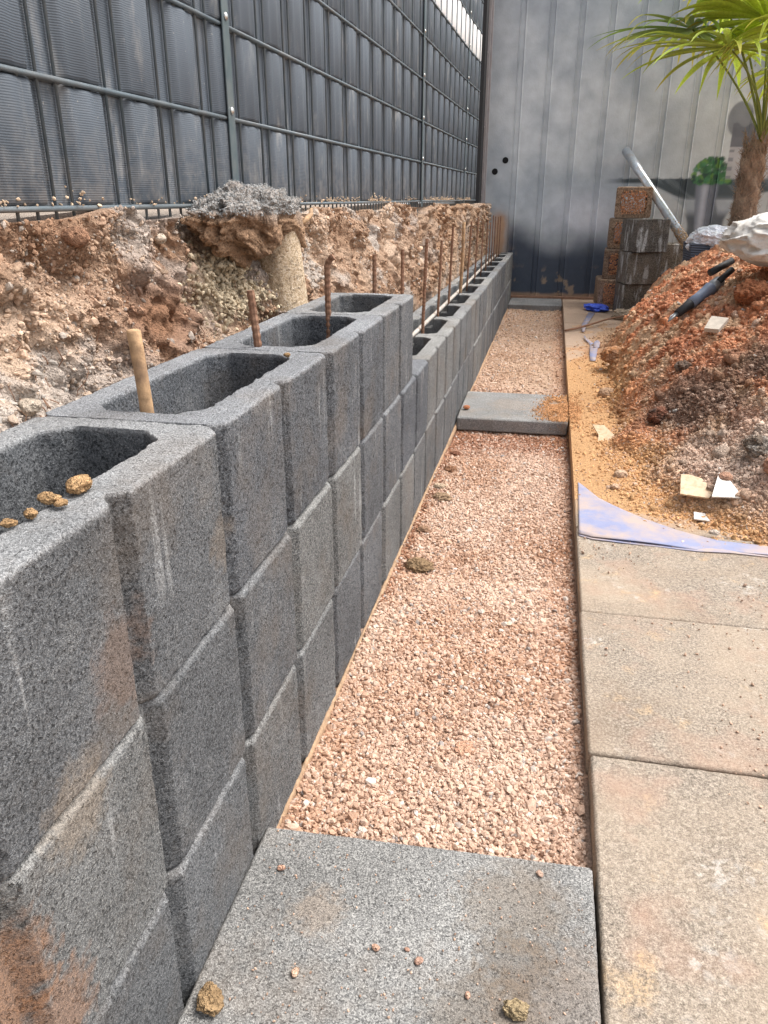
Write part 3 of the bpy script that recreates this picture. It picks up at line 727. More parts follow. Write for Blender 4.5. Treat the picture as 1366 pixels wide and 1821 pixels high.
# warm grey mural furniture: table band, two pale rounded shapes, pot with a bush, distant blocks
rag = .012*fbm(P, 22, 3, 204)
band = sstep(.45, .75, xf)*(1-sstep(.178+rag, .192+rag, zf))*sstep(.13-.16*sstep(.85, 1.35, xf), .155-.16*sstep(.85, 1.35, xf), zf)
hat = sstep(.1, .35, fbm(np.stack([xf*1.0+zf*1.2, zf*.3, xf*0], 1), 14, 3, 205))
C = mix(C, (.028,.045,.055), band*.93); C = mix(C, (.16,.19,.21), band*hat*.6)
under = sstep(.8, .95, xf)*(1-sstep(-.06, .04, zf)); C = mix(C, (.30,.33,.36), under*.75)
C = mix(C, (.50,.53,.53), E_(1.02, -.20, .40, .25, .05, -.45)*.9)
C = mix(C, (.060,.070,.085), sstep(1.22, 1.34, xf+.35*(zf+.3))*(1-sstep(-.20, -.10, zf))*.88)
C = mix(C, (.47,.49,.50), E_(1.02, -.22, .36, .26, .05, -.5)*.9)
C = mix(C, (.48,.50,.50), E_(2.12, -.20, .42, .26, .05, .2)*.9)
C = mix(C, (.10,.115,.13), E_(1.55, -.33, .10, .34, .1)*.8)
pot = (1-sstep(.095, .125, np.abs(xf-1.50)/(.55+.45*sstep(-.5, .15, zf))))*sstep(-.38, -.28, zf)*(1-sstep(.10, .16, zf))
C = mix(C, (.17,.19,.23), pot*.95); C = mix(C, (.44,.46,.52), pot*np.exp(-((xf-1.48)/.035)**2)*.9)
rr_ = np.random.default_rng(4)
for q in range(170):
    a = rr_.uniform(0, math.pi); rad = rr_.uniform(0, 1)**.6
    e = E_(1.53+.19*rad*math.cos(a), .14+.25*rad*math.sin(a), rr_.uniform(.014, .034), rr_.uniform(.012, .03), .25)
    g = [(.03,.09,.045), (.05,.16,.06), (.14,.28,.06), (.06,.20,.09), (.025,.06,.05)][rr_.integers(5)]
    C = mix(C, g, e*.85)
tow = ((xf > 1.66) & (xf < 2.5)).astype(float)*sstep(.17, .19, zf)*(1-sstep(.66, .68, zf + .02*np.sin(xf*40)))
C = mix(C, (.42,.41,.42), tow*.9)
win = (np.sin(xf*46) > .2)*(np.sin(zf*75) > .35)*1.0; C = mix(C, (.20,.21,.23), tow*win*.8*(zf < .45)); C = mix(C, (.11,.12,.14), tow*(zf > .47)*.85)
dome = E_(1.72, .72, .12, .16, .08); C = mix(C, (.13,.14,.16), dome*.8)
# bare rubbed patches and clay smears at the foot
sm = np.exp(-((xf+.58+.05*fbm(P, 6, 4, 216))/.075)**2)*(1-sstep(-.30, -.0, zf + .16*fbm(P, 9, 4, 206))); C = mix(C, (.45,.27,.16), np.clip(sm*1.4, 0, 1)*.92)
sm = (1-sstep(-.45, -.36, xf))*(1-sstep(-.62, -.45, zf))*sstep(-.1, .3, fbm(P, 16, 4, 207)); C = mix(C, (.30,.235,.18), np.clip(sm, 0, 1)*.7)
sp_ = sstep(.28, .42, fbm(P, 13, 4, 208))*(1-sstep(-.85, -.65, zf))*(1-sstep(.4, 1, xf)); C = mix(C, (.36,.27,.19), sp_*.75)
sm = 1-sstep(-.995, -.965, zf + .015*fbm(P, 9, 3, 209)); C = mix(C, (.38,.25,.16), sm*.8)
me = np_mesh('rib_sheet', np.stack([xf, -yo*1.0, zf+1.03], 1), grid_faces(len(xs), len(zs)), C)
mm = NT('sprayed_sheet_metal', .52); mm.b.inputs['Specular IOR Level'].default_value = .35
at = mm.n('ShaderNodeAttribute'); at.attribute_name = 'Col'
cc = mm.mix(1.0, at.outputs['Color'], mm.ramp(mm.noise(9, 5, .6, vec=mm.pos()), (.3, .90), (.7, 1.10)), 'MULTIPLY')
M['mural'] = mm.out(cc, mm.bump(mm.noise(70, 3, .6, vec=mm.pos(), stretch=(1, 1, .7)), .006, .5))
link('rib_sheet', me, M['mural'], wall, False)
M['trim'] = plain('corner_trim_metal', (.36,.34,.35), .5, .1, 12, .15, dirt=(.30,.25,.23), damt=.4)
c = MB().box(-.852, -.775, -.022, .04, .02, 2.98, bev=.004).build('corner_trim', M['trim'], wall)
MB().box(-.775, -.755, -.010, .03, .02, 2.98, bev=.003).build('corner_flange', M['trim'], wall)
for z in (1.06, 1.72, 2.40): MB().tube([(-.80, -.022, z), (-.80, -.028, z)], .006, 8).build('screw', M['bolt'], c)
for z in (1.065, 1.725, 2.405): MB().tube([(-.825, -.0225, z), (-.825, -.024, z)], .005, 8).build('screw_hole', M['dark'], c)
for (x, z) in ((-.669, .261), (-.563, .37)):
    mb = MB(); mb.tube([(x, -.003, z+1.03), (x, .05, z+1.03)], .0315, 24); mb.build('vent_hole', M['dark'], wall, False)
MB().box(-.85, 3.1, .02, 2.4, .02, 2.96).build('wall_body', M['bank_dark'], wall)
MB().box(-.76, 3.1, -.02, .018, -.03, .018, bev=.004).build('base_rail', plain('rusty_base_rail', (.30,.17,.11), .8, 0, 30, .3), wall)
# added dark box standing in for the shade between fence and metal wall
MB()
sh = MB().box(-.97, -.80, 8.72, 8.96, -.3, 2.4, bev=.004).build('gap_shade_box', M['bank_dark'], None); tag(sh, 'black box added as the shade in the gap between fence and metal wall', 'post')

# ------------------------------------------------------------------ slabs
def slab_mesh(L, Wd, T, bev=.004, seed=0, name='slab', mat='slab'):
    bm = bmesh.new(); bmesh.ops.create_cube(bm, size=1)
    for v in bm.verts: v.co = Vector(((v.co.x+.5)*Wd, (v.co.y+.5)*L, (v.co.z-.5)*T))
    bmesh.ops.bevel(bm, geom=bm.edges[:], offset=bev, segments=2, affect='EDGES')
    me = bpy.data.meshes.new(name); bm.to_mesh(me); bm.free()
    ob = bpy.data.objects.new('t', me); COL.objects.link(ob); rm = ob.modifiers.new('r', 'REMESH'); rm.mode = 'VOXEL'; rm.voxel_size = .0048
    m2 = bpy.data.meshes.new_from_object(ob.evaluated_get(bpy.context.evaluated_depsgraph_get())); bpy.data.objects.remove(ob)
    n = len(m2.vertices); co = np.empty(n*3, np.float32); m2.vertices.foreach_get('co', co); co = co.reshape(-1, 3)
    no = np.empty(n*3, np.float32); m2.vertices.foreach_get('normal', no); no = no.reshape(-1, 3)
    co = co + no*(.0008*fbm(co, 30, 3, seed) + .0008*fbm(co, 160, 2, seed+5))[:, None]
    m2.vertices.foreach_set('co', co.astype(np.float32).ravel()); m2.update()
    m2.polygons.foreach_set('use_smooth', np.ones(len(m2.polygons), bool)); m2.name = name; m2.materials.append(M[mat]); return m2
s0 = slab_mesh(.585, .563, .055, .004, 3)
for v in s0.vertices: v.co.y += v.co.x*.045
o = link('grey_slab', s0, smooth=True); o.location = (-.417, .395, -1.030); tag(o, 'large grey concrete slab in the foreground bridging wall and paving', 'slab', 'loose grey slabs laid across the trench')
s1 = slab_mesh(.585, .555, .070, .006, 5)
o = link('grey_slab', s1, smooth=True); o.location = (-.413, 3.79, -1.034); o.scale = (1, 1.0, 1); o.rotation_euler = (R(0), 0, R(.6)); tag(o, 'middle grey slab across the gravel with orange soil on its right end', 'slab', 'loose grey slabs laid across the trench')
o = link('grey_slab', s1, smooth=True); o.location = (-.415, 8.38, -1.034); tag(o, 'farthest grey slab lying against the metal wall', 'slab', 'loose grey slabs laid across the trench')
p0 = slab_mesh(.580, .580, .062, .003, 9, 'paving_slab', 'pave')
placelab = ['nearest','second','third','fourth','fifth','sixth','seventh','eighth','ninth','tenth','eleventh','twelfth','thirteenth','fourteenth','fifteenth','sixteenth']
k = 0
for j in range(15):
    y0 = .125 + .585*j
    if y0 > 8.9: break
    o = link('paving_slab', p0, smooth=True); L = min(.580, 8.98-y0); o.scale = (1, L/.58, 1)
    o.location = (.150 + [.0,.0015,-.001,.001][j % 4], y0+.0025, -1.030 - [0,.0012,0,.002][j % 4]); o.rotation_euler = (0, 0, R([.0,-.15,.1][j % 3]))
    tag(o, f'beige dusty paving slab along the gravel edge, {placelab[j]} from the camera', 'paving slab', 'beige paving slabs beside the gravel')
    if j < 5 or j > 11:
        o = link('paving_slab', p0, smooth=True); o.location = (.7375, y0+.0025, -1.031); o.scale = (1, L/.58, 1)
        tag(o, f'dusty paving slab of the outer row at the right edge, {placelab[j]} from the camera', 'paving slab', 'beige paving slabs beside the gravel')
quad_sheet('paving_bed', .155, 8, -1, 9.0, -1.088, gm.m)
# sand worked into the joints
# ------------------------------------------------------------------ soil heap on the right
BC = np.array([(1.0,2.22),(.74,2.42),(.54,2.66),(.42,3.00),(.37,3.4),(.36,3.8),(.39,4.5),(.42,5.2),(.52,6.2),(.64,7.0),(.95,7.7),(1.5,8.0)])
def inside_d(x, y):
    P = np.stack([x, y], 1); best = np.full(len(x), 1e9)
    for a, b in zip(BC[:-1], BC[1:]):
        ab = b-a; t = np.clip(((P-a)@ab)/(ab@ab), 0, 1); d = np.linalg.norm(P-(a+t[:, None]*ab), axis=1); best = np.minimum(best, d)
    xb = np.interp(y, BC[:, 1], BC[:, 0]); sgn = np.where((x > xb) & (y > 2.3) & (y < 8.0), 1, -1)
    return best*sgn
def heap_h(x, y):
    P = np.stack([x, y, x*0], 1)
    d = inside_d(x, y) + .09*fbm(P, 3.2, 3, 301) + .03*fbm(P, 14, 3, 310)
    dd = np.maximum(d, 0)
    cap = .66
    h = .83*(1-np.exp(-dd*(1.35+.85*sstep(3.4, 5.2, y)))) * (1.0 - .45*np.exp(-((y-2.3)/.9)**2))
    base = np.where(d > 0, 0, d*.12)
    am = sstep(0, .25, d)
    b1 = fbm(P, 4.5, 3, 302); b2 = fbm(P, 14, 4, 303, .6); rid = np.abs(fbm(P, 10, 3, 304)); rid2 = 1-2*np.abs(fbm(P + .02*b2[:, None], 26, 3, 308))
    h = h + am*(.050*b1 + .050*b2 - .05*rid + .020*rid2*(.5+b1) + .012*fbm(P, 60, 2, 309)) + .006*fbm(P, 40, 3, 305)*sstep(-.3, 0, d)
    # clods bulge
    # thin sand film over the paving near the toe
    film = .014*sstep(-.33, -.05, d)*sstep(-.3, .25, fbm(P, 5, 4, 306)+.25*sstep(-.25, 0, d))
    film = np.maximum(film, .007*sstep(-.45, .15, fbm(P, 6, 4, 306) + .5*sstep(2.7, 3.2, y) - .9*sstep(4.9, 6.0, y)))*sstep(2.40, 2.62, y + .3*d)
    z = -1.034 + h + np.where(d <= 0.05, film, film) 
    z = np.where(d < -.02, -1.036 + film*1.0 - .004*(1-sstep(.0, .002, film)), z)
    return z, d
def heap_col(x, y, z, d):
    P = np.stack([x, y, z], 1)
    red = np.array([.58,.265,.14]); redd = np.array([.46,.20,.11]); dark = np.array([.20,.125,.09]); pink = np.array([.56,.41,.32]); orange = np.array([.56,.33,.165]); grey=np.array([.48,.38,.31])
    c = mix(mix(red, redd, sstep(-.3, .3, fbm(P, 6, 3, 311))), (.58,.39,.25), sstep(-.1, .4, fbm(P, 9, 3, 312)))
    n = fbm(P, 3.0, 4, 313)
    # dark band sweeping from the right edge down towards the toe
    tdb = (y - 3.45) + .35*n; bandd = np.exp(-((y - (3.45-.35*(x-.66)) + .22*n)/.30)**2)*sstep(.04, .22, d)
    c = mix(c, dark, np.clip(bandd*1.2, 0, 1)*sstep(-.5, .0, fbm(P, 7, 4, 314)+.1))
    fr = 1-sstep(3.0, 3.3, y + .4*(x-.66) + .30*n)
    c = mix(c, mix(pink, grey, sstep(-.2, .3, fbm(P, 8, 3, 315))), fr*.9)
    toe = 1-sstep(-.02, .16, d + .10*fbm(P, 5, 3, 316))
    c = mix(c, orange, toe*(1-sstep(5.2, 6.3, y)))
    c = mix(c, (.50,.33,.21), toe*sstep(5.2, 6.3, y))
    c = mix(c, mix(pink, grey, sstep(-.2,.3,n)), (1-sstep(-.05, .12, d+.05*n))*sstep(2.3,2.9,y)*(1-sstep(4.6,5.2,y))*0)
    return c
xs = np.concatenate([np.linspace(.152, 1.35, 400), np.linspace(1.36, 3.6, 60)]); ys = np.concatenate([np.linspace(2.2, 4.6, 600), np.linspace(4.61, 8.3, 300)])
X, Y = np.meshgrid(xs, ys, indexing='ij'); z, d = heap_h(X.ravel(), Y.ravel()); C = heap_col(X.ravel(), Y.ravel(), z, d)
heap = link('soil_heap', np_mesh('soil_heap', np.stack([X.ravel(), Y.ravel(), z], 1), grid_faces(len(xs), len(ys)), C), M['soil'], None, True)
tag(heap, 'heap of red, orange and dark brown soil piled on the paving at the right', 'soil heap', kind='stuff')
def heap_scatter(N, x0, x1, y0, y1, s0, s1, seed, dmin=-.05, thr=(-.5, .3), lightp=.06):
    r = np.random.default_rng(seed); x = r.uniform(x0, x1, N); y = r.uniform(y0, y1, N); z, d = heap_h(x, y)
    k = (d > dmin + .1*r.normal(size=N)) & (fbm(np.stack([x, y, z], 1), 5, 3, seed+50) > r.uniform(thr[0], thr[1], N)); x, y, z, d = x[k], y[k], z[k], d[k]; N = len(x)
    s = r.uniform(s0, s1, N)*np.exp(r.normal(size=N)*.35)
    c = heap_col(x, y, z, d)*np.exp(r.normal(size=(N, 1))*.14)*1.05
    u = r.uniform(size=N); c = mix(c, (.56,.42,.33), (u < lightp)*.65); c = mix(c, (.60,.58,.54), (u > .992)*.8)
    return np.stack([x, y, z+s*.25], 1), s, c
A = [heap_scatter(48000, .25, 1.1, 2.3, 4.2, .0022, .0055, 1, lightp=.2), heap_scatter(5000, .35, 1.2, 2.4, 4.4, .005, .011, 2), heap_scatter(18000, .3, 1.3, 4.0, 6.5, .004, .010, 3), heap_scatter(1500, .4, 1.3, 4.0, 6.5, .008, .018, 4),
     heap_scatter(9000, .16, .8, 2.45, 7.5, .002, .0065, 5, dmin=-.22), heap_scatter(26000, .3, 1.1, 2.25, 3.35, .0028, .0058, 7, dmin=-.03, thr=(-2, -1), lightp=.25), heap_scatter(150, .5, 1.2, 2.9, 4.4, .010, .022, 6)]
Bc = [A.pop(6+1) if len(A) > 7 else A.pop(), A.pop(3), A.pop(1)]
pp = [np.concatenate([a[k] for a in A]) for k in range(3)]
hr = stones('heap_rubble', pp[0], pp[1], pp[2], M['stone'], 19, flat=0, jit=.30, base=ICO1); tag(hr, 'small clods, gravel and stones covering the soil heap', 'rubble', kind='stuff')
pp = [np.concatenate([a[k] for a in Bc]) for k in range(3)]
o = stones('soil_crumbs', pp[0], pp[1], pp[2], M['clod'], 20, flat=0, jit=.30, base=ICO2, asp=(.7, .95)); tag(o, 'soft crumbly clods lying on the soil heap', 'clods', kind='stuff')
o.data.polygons.foreach_set('use_smooth', np.ones(len(o.data.polygons), bool))
def on_heap(x, y, dz=0.0):
    z, _ = heap_h(np.array([x]), np.array([y])); return (x, y, float(z[0])+dz)
for i, (x, y, s, c, c2, lab) in enumerate([
        (.775,2.80,.062,(.20,.155,.12),(.36,.32,.28),'large grey-brown knobbly clod on the heap at the right edge'),
        (.80,2.67,.048,(.50,.27,.18),None,'big smooth reddish stone below the knobbly clod at the right edge'),
        (.655,2.72,.028,(.50,.29,.20),None,'reddish rounded stone above the white shards'),
        (.52,3.45,.055,(.22,.10,.065),(.15,.10,.08),'dark red-brown clod lying mid-heap above the pebbles'),
        (.64,3.75,.045,(.17,.115,.085),(.26,.2,.16),'dark brown clod behind the red-brown one on the heap'),
        (.43,5.05,.085,(.50,.24,.11),(.56,.33,.2),'orange-brown clod at the heap toe beside the blue strip'),
        (.335,3.00,.028,(.66,.46,.32),None,'pale pinkish stone on the orange sand, farther of two'),
        (.305,2.86,.021,(.66,.44,.30),None,'pale pinkish stone on the orange sand, nearer of two'),
        (.36,4.35,.050,(.52,.34,.22),None,'flat tan stone lying on the sand beside the heap toe'),
        (1.0,4.25,.10,(.45,.19,.095),(.36,.14,.07),'large rust-red lump high on the heap below the sack'),
        (.60,2.50,.017,(.6,.5,.42),None,'small pale pebble near the blue sheet at the heap toe')]):
    p = on_heap(x, y, s*.25)
    single_rock('soil_clod' if c2 else 'loose_stone', p, (s, s*.9, s*.66), c, 120+i, lab, 'clod' if c2 else 'stone', rough=.4 if c2 else .2, freq=2.4 if c2 else 1.2, col2=c2)
# light clod pile by the stacked blocks
for i, (x, y, s) in enumerate([(.66,7.45,.075),(.78,7.5,.085),(.72,7.35,.06)]):
    single_rock('mortar_chunk', (x, y, -1.03+s*.5), (s, s*.8, s*.75), (.52,.42,.32), 150+i, ['pale crumbly chunk left of its pair by the stacked blocks','tallest pale crumbly chunk by the stacked blocks','pale crumbly chunk in front of the other two by the stacked blocks'][i], 'chunk', 'pale chunks by the stacked blocks', rough=.5, freq=3)
# clods along the foot of the wall in the gravel
for i, (x, y, s, c, lab) in enumerate([(-.335,2.15,.036,(.30,.20,.115),'olive-brown flat clod on the gravel beside the wall, nearest'), (-.37,2.45,.020,(.36,.22,.14),'small brown clod against the wall behind the olive one'),
        (-.345,2.75,.030,(.38,.26,.165),'lumpy tan clod against the wall, second olive-tan lump'), (-.372,2.88,.022,(.55,.42,.30),'pale flake leaning against the wall foot'),
        (-.355,3.1,.026,(.32,.17,.10),'dark brown clod against the wall near the middle slab'), (-.37,3.38,.024,(.26,.12,.075),'red-brown clod closest to the middle slab by the wall'),
        (-.10,1.32,.020,(.62,.36,.24),'flat pink stone lying in the middle of the gravel')]):
    z = float(bed_z(np.array([x]), np.array([y]))[0])
    single_rock('earth_clod' if i != 6 else 'flat_stone', (x, y, z+s*.22), (s*1.1, s*1.25, s*(.55 if i != 6 else .3)), c, 170+i, lab, 'clod' if i != 6 else 'stone', rough=.42, freq=2.8)
# loose things on the front slab
for i, (x, y, s, c, lab) in enumerate([(-.382,.655,.021,(.36,.24,.13),'brown clay lump on the corner of the front slab beside the wall'), (.033,.728,.017,(.42,.32,.19),'flat tan stone near the bottom of the front slab'),
        (-.281,.721,.0075,(.62,.42,.30),'small pink pebble left of the centre of the front slab'), (-.176,.783,.0065,(.58,.36,.26),'pink pebble at the centre of the front slab, upper of two'),
        (-.110,.775,.0070,(.58,.36,.27),'pink pebble at the centre of the front slab, right of two'), (.059,.969,.0065,(.62,.42,.32),'pink pebble near the far right corner of the front slab'),
        (-.36,.893,.0065,(.58,.34,.24),'pink pebble near the far left corner of the front slab'), (-.035,.738,.005,(.58,.36,.26),'tiny pink pebble beside the flat tan stone'), (-.13,.79,.004,(.55,.33,.24),'tiny crumb beside the centre pebble'),
        (-.38,3.95,.02,(.5,.2,.1),'small red stone on the middle slab')]):
    single_rock('clay_lump' if i == 0 else 'pebble', (x, y, -1.029+s*.38), (s*1.1, s*.85, s*.55), c, 190+i, lab, 'clay lump' if i == 0 else 'pebble', None if i == 0 else 'pebbles on the slabs', rough=.55 if i < 2 else .3, freq=1.3 if i < 2 else 1.1, sub=5 if i < 2 else 3)
r = np.random.default_rng(5); N = 2600
x = r.uniform(.155, 1.0, N); y = r.uniform(.7, 3.1, N); s = r.uniform(.0012, .0036, N)*np.exp(r.normal(size=N)*.3)
k = fbm(np.stack([x, y, x*0], 1), 4, 3, 9) + .35*(y-1.9) > r.uniform(-.2, .5, N)
x2 = r.uniform(-.40, .14, 340); y2 = r.uniform(.6, .97, 340); s2 = r.uniform(.0008, .0026, 340)
x = np.concatenate([x[k], x2]); y = np.concatenate([y[k], y2]); s = np.concatenate([s[k], s2]); N = len(x)
c = np.array([[.50,.34,.25]])*np.exp(r.normal(size=(N, 1))*.25)
tag(stones('scattered_grit', np.stack([x, y, -1.029+s*.3], 1), s, c, M['stone'], 21), 'fine stone grit scattered over the paving slabs', 'grit', kind='stuff')

# ------------------------------------------------------------------ blue sheet, strips, shards
M['blue'] = None
n = NT('blue_plastic_film', .5); wv = n.noise(220, 2, .5)
cb = n.mix(n.noise(20, 4, .6), (.19,.215,.37), (.30,.32,.44)); dm = n.ramp(n.noise(7, 5, .65), (.40, 0), (.62, 1)); cb = n.mix(n.math('MULTIPLY', dm, .75), cb, (.48,.36,.27))
M['blue'] = n.out(cb, n.bump(wv, .001, .7)); 
M['blue2'] = plain('bright_blue_plastic', (.055,.115,.62), .4, 0, 20, .3)
def poly_sheet(name, top, bot, n, nseg, zf_, mat, thick=.0015):
    top = np.array(top); bot = np.array(bot)
    ta = np.linspace(0, 1, n)
    def along(p, t):
        dd = np.concatenate([[0], np.cumsum(np.linalg.norm(np.diff(p, axis=0), axis=1))]); dd /= dd[-1]
        return np.stack([np.interp(t, dd, p[:, 0]), np.interp(t, dd, p[:, 1])], 1)
    a, b = along(top, ta), along(bot, ta); V = []
    for i in range(n):
        for j in range(nseg):
            q = j/(nseg-1); p = a[i]*(1-q)+b[i]*q; V.append((p[0], p[1], zf_(p[0], p[1], ta[i], q)))
    o = link(name, np_mesh(name, V, grid_faces(n, nseg)), mat, None, True); s_ = o.modifiers.new('s', 'SOLIDIFY'); s_.thickness = thick; s_.offset = 1
    return o
def sh_z(x, y, t, q):
    w = float(vn(np.array([[x*9, y*9, 1.0]]), 4)[0]); zh, _ = heap_h(np.array([x]), np.array([y]))
    z = -1.0255 + .0015*w + .0035*math.sin(t*11)*q**6
    return max(z, float(zh[0])+.003) if q > .35 else -1.0255 + .001*w
top = [(.168,2.90),(.185,2.87),(.24,2.74),(.30,2.66),(.38,2.57),(.48,2.49),(.60,2.43),(.80,2.41),(1.1,2.36)]
bot = [(.158,2.395),(.20,2.372),(.30,2.362),(.42,2.357),(.52,2.345),(.62,2.352),(.73,2.348),(.85,2.33),(1.12,2.28)]
o = poly_sheet('blue_sheet', top, bot, 120, 14, sh_z, M['blue']); tag(o, 'dusty torn light-blue plastic sheet lying on the paving at the heap toe', 'plastic sheet')
bot2 = [(x, y-.010) for x, y in bot]; o2 = poly_sheet('folded_edge', [(x, y+.02) for x, y in bot], bot2, 120, 6, lambda x, y, t, q: -1.0285 + .001*math.sin(t*17), M['blue'], .002); o2.parent = o
# far blue strips
def ribbon(name, pts, wd, mat, lab, z=-1.020):
    mb = MB(); prev = None; P_ = []; S_ = []
    for k in range(len(pts)):
        a = Vector((*pts[max(k-1, 0)], 0)); b = Vector((*pts[min(k+1, len(pts)-1)], 0)); t = (b-a).normalized(); S_.append(Vector((-t.y, t.x, 0)))
        P_.append(Vector((*pts[k], z + .006*math.sin(k*1.7))))
    mb.strip(P_, wd, S_, .15); o = mb.build(name, mat, None, True); s_ = o.modifiers.new('s', 'SOLIDIFY'); s_.thickness = .002; return tag(o, lab, 'plastic strip')
ribbon('blue_strip', [(.325,5.35),(.335,5.55),(.35,5.8),(.355,6.0),(.31,6.2),(.30,6.35)], [.018,.024,.028,.024,.010,.004], M['blue'], 'lilac-blue plastic scrap nearest, by the orange-brown clod')
ribbon('blue_strip', [(.37,5.85),(.385,6.05),(.395,6.2)], [.02,.022,.006], M['blue'], 'short lilac-blue scrap right beside the nearest strip')
ribbon('blue_strip', [(.30,6.6),(.315,6.9),(.36,7.3),(.42,7.8)], [.010,.020,.026,.030], M['blue'], 'long pale blue plastic strip crossing under the stick')
V, Fb = ico(4); n1 = fbm(V, 2.0, 3, 7); V = V*(1+.5*n1)[:, None]*np.array([.10,.14,.038])
o = link('blue_bundle', np_mesh('blue_bundle', V, Fb), M['blue2'], None, False); o.location = (.475, 8.0, -1.0); o.rotation_euler = (0, 0, .5); tag(o, 'crumpled bright blue plastic bundle near the stacked blocks', 'plastic bundle')
# stick
mb = MB(); mb.tube([(.155,6.62,-1.018),(.25,6.72,-1.012),(.36,6.86,-1.0),(.50,7.08,-.985),(.66,7.2,-.965)], [.009,.010,.009,.008,.006], 8)
tag(mb.build('stick', M['stick'], None, True), 'thin brown stick lying across the paving toward the gravel', 'stick')
# shards
M['white'] = plain('white_glazed_shard', (.66,.64,.60), .35, 0, 15, .08, dirt=(.45,.34,.24), damt=.6, dsc=70)
M['cream'] = plain('cream_broken_tile', (.55,.42,.27), .5, 0, 12, .15, dirt=(.40,.24,.12), damt=.8, dsc=60)
def shard(name, pts, z, th, mat, lab, tilt, cat='shard'):
    bm = bmesh.new(); cx = sum(p[0] for p in pts)/len(pts); cy = sum(p[1] for p in pts)/len(pts)
    f = bm.faces.new([bm.verts.new((x-cx, y-cy, 0)) for x, y in pts]); e = bmesh.ops.extrude_face_region(bm, geom=[f])
    for v in e['geom']:
        if isinstance(v, bmesh.types.BMVert): v.co.z += th
    bmesh.ops.recalc_face_normals(bm, faces=bm.faces); me = bpy.data.meshes.new(name); bm.to_mesh(me); bm.free()
    o = link(name, me, mat); o.location = (cx, cy, z); o.rotation_euler = tilt; return tag(o, lab, cat, 'broken tile shards by the heap')
shard('tile_shard', [(.505,2.66),(.60,2.655),(.625,2.70),(.585,2.76),(.545,2.775),(.515,2.77)], on_heap(.565,2.72)[2]+.022, .006, M['cream'], 'cream broken tile shard, left of the bright white triangle', (R(20), R(3), 0))
shard('tile_shard', [(.598,2.61),(.70,2.615),(.655,2.73),(.635,2.74)], on_heap(.648,2.67)[2]+.030, .005, M['white'], 'bright white triangular tile shard beside the cream one', (R(22), 0, 0))
shard('tile_shard', [(.545,2.575),(.595,2.57),(.585,2.615),(.55,2.62)], on_heap(.57,2.595)[2]+.016, .004, M['white'], 'small white tile shard below the other two', (R(12), 0, 0))
shard('tile_shard', [(.255,3.46),(.33,3.44),(.40,3.47),(.34,3.52),(.32,3.60),(.27,3.62),(.275,3.53)], -1.012, .008, M['cream'], 'crumpled cream scrap on the sand near the middle slab', (R(16), R(-8), .2), 'scrap')
p = on_heap(.80, 4.0, .02)
shard('tile_shard', [(.74,3.96),(.80,3.93),(.86,4.02),(.79,4.06)], p[2]+.01, .02, plain('grey_stone_chip', (.42,.37,.31), .8, 0, 40, .2), 'grey flat stone chip on the heap below the blue tool', (R(22), R(-10), 0))

# ------------------------------------------------------------------ stacked blocks by the metal wall
def half_block(name, Wd, D, H, loc, rz, mode, lab, seed):
    """mode 'up': cell opens upward; 'side': cell faces the viewer and is packed with orange aggregate"""
    root = empty(name, loc, rz); tag(root, lab, 'concrete block', 'weathered blocks stacked by the metal wall')
    bm = bmesh.new(); w = .05
    if mode == 'up': A_, B_, Cc = Wd, D, H
    else: A_, B_, Cc = Wd, H, D
    outer = [(.012,0),(A_-.012,0),(A_,.012),(A_,B_-.012),(A_-.012,B_),(.012,B_),(0,B_-.012),(0,.012)]
    inn = [(w+.02,w),(A_-w-.02,w),(A_-w,w+.02),(A_-w,B_-w-.02),(A_-w-.02,B_-w),(w+.02,B_-w),(w,B_-w-.02),(w,w+.02)]
    rg = [[bm.verts.new((x, y, z)) for x, y in q] for q, z in ((outer,0),(outer,Cc),(inn,Cc),(inn,0))]
    for a, b in zip(rg, rg[1:]+rg[:1]):
        for k in range(8): bm.faces.new((a[k], a[(k+1) % 8], b[(k+1) % 8], b[k]))
    bmesh.ops.recalc_face_normals(bm, faces=bm.faces)
    if mode == 'side': bmesh.ops.transform(bm, matrix=Matrix.Translation((0, Cc, 0)) @ Matrix.Rotation(R(90), 4, 'X'), verts=bm.verts)
    me = bpy.data.meshes.new('b'); bm.to_mesh(me); bm.free()
    ob = bpy.data.objects.new('t', me); COL.objects.link(ob); rm = ob.modifiers.new('r', 'REMESH'); rm.mode = 'VOXEL'; rm.voxel_size = .009
    m2 = bpy.data.meshes.new_from_object(ob.evaluated_get(bpy.context.evaluated_depsgraph_get())); bpy.data.objects.remove(ob)
    n = len(m2.vertices); co = np.empty(n*3, np.float32); m2.vertices.foreach_get('co', co); co = co.reshape(-1, 3)
    co = co + .003*np.stack([fbm(co, 18, 3, seed), fbm(co, 18, 3, seed+1), fbm(co, 18, 3, seed+2)], 1)
    m2.vertices.foreach_set('co', co.astype(np.float32).ravel()); m2.update(); m2.polygons.foreach_set('use_smooth', np.ones(len(m2.polygons), bool))
    link('block_shell', m2, M['old_block'] if mode == 'up' else M['tan_block'], root, True)
    r = np.random.default_rng(seed); N = 900
    if mode == 'side':
        p = np.stack([r.uniform(w, Wd-w, N), r.uniform(-.008, .03, N), r.uniform(w*.7, H-w*.7, N)], 1); c = np.array([[.58,.30,.17]])
    else:
        p = np.stack([r.uniform(w, Wd-w, N), r.uniform(w, D-w, N), r.uniform(H-.09, H-.05, N)], 1); c = np.array([[.28,.19,.13]])
    s_ = stones('packed_aggregate', p, r.uniform(.005, .010, N), c*np.exp(r.normal(size=(N, 1))*.16), M['stone'], seed, parent=root); s_['kind'] = 'stuff'
    return root
M['tan_block'] = concrete('clay_stained_block', dark=(.09,.06,.045), mid=(.24,.165,.12), light=(.40,.30,.23), grain=70, streaks=.3, brown=.8)
yS = 8.15
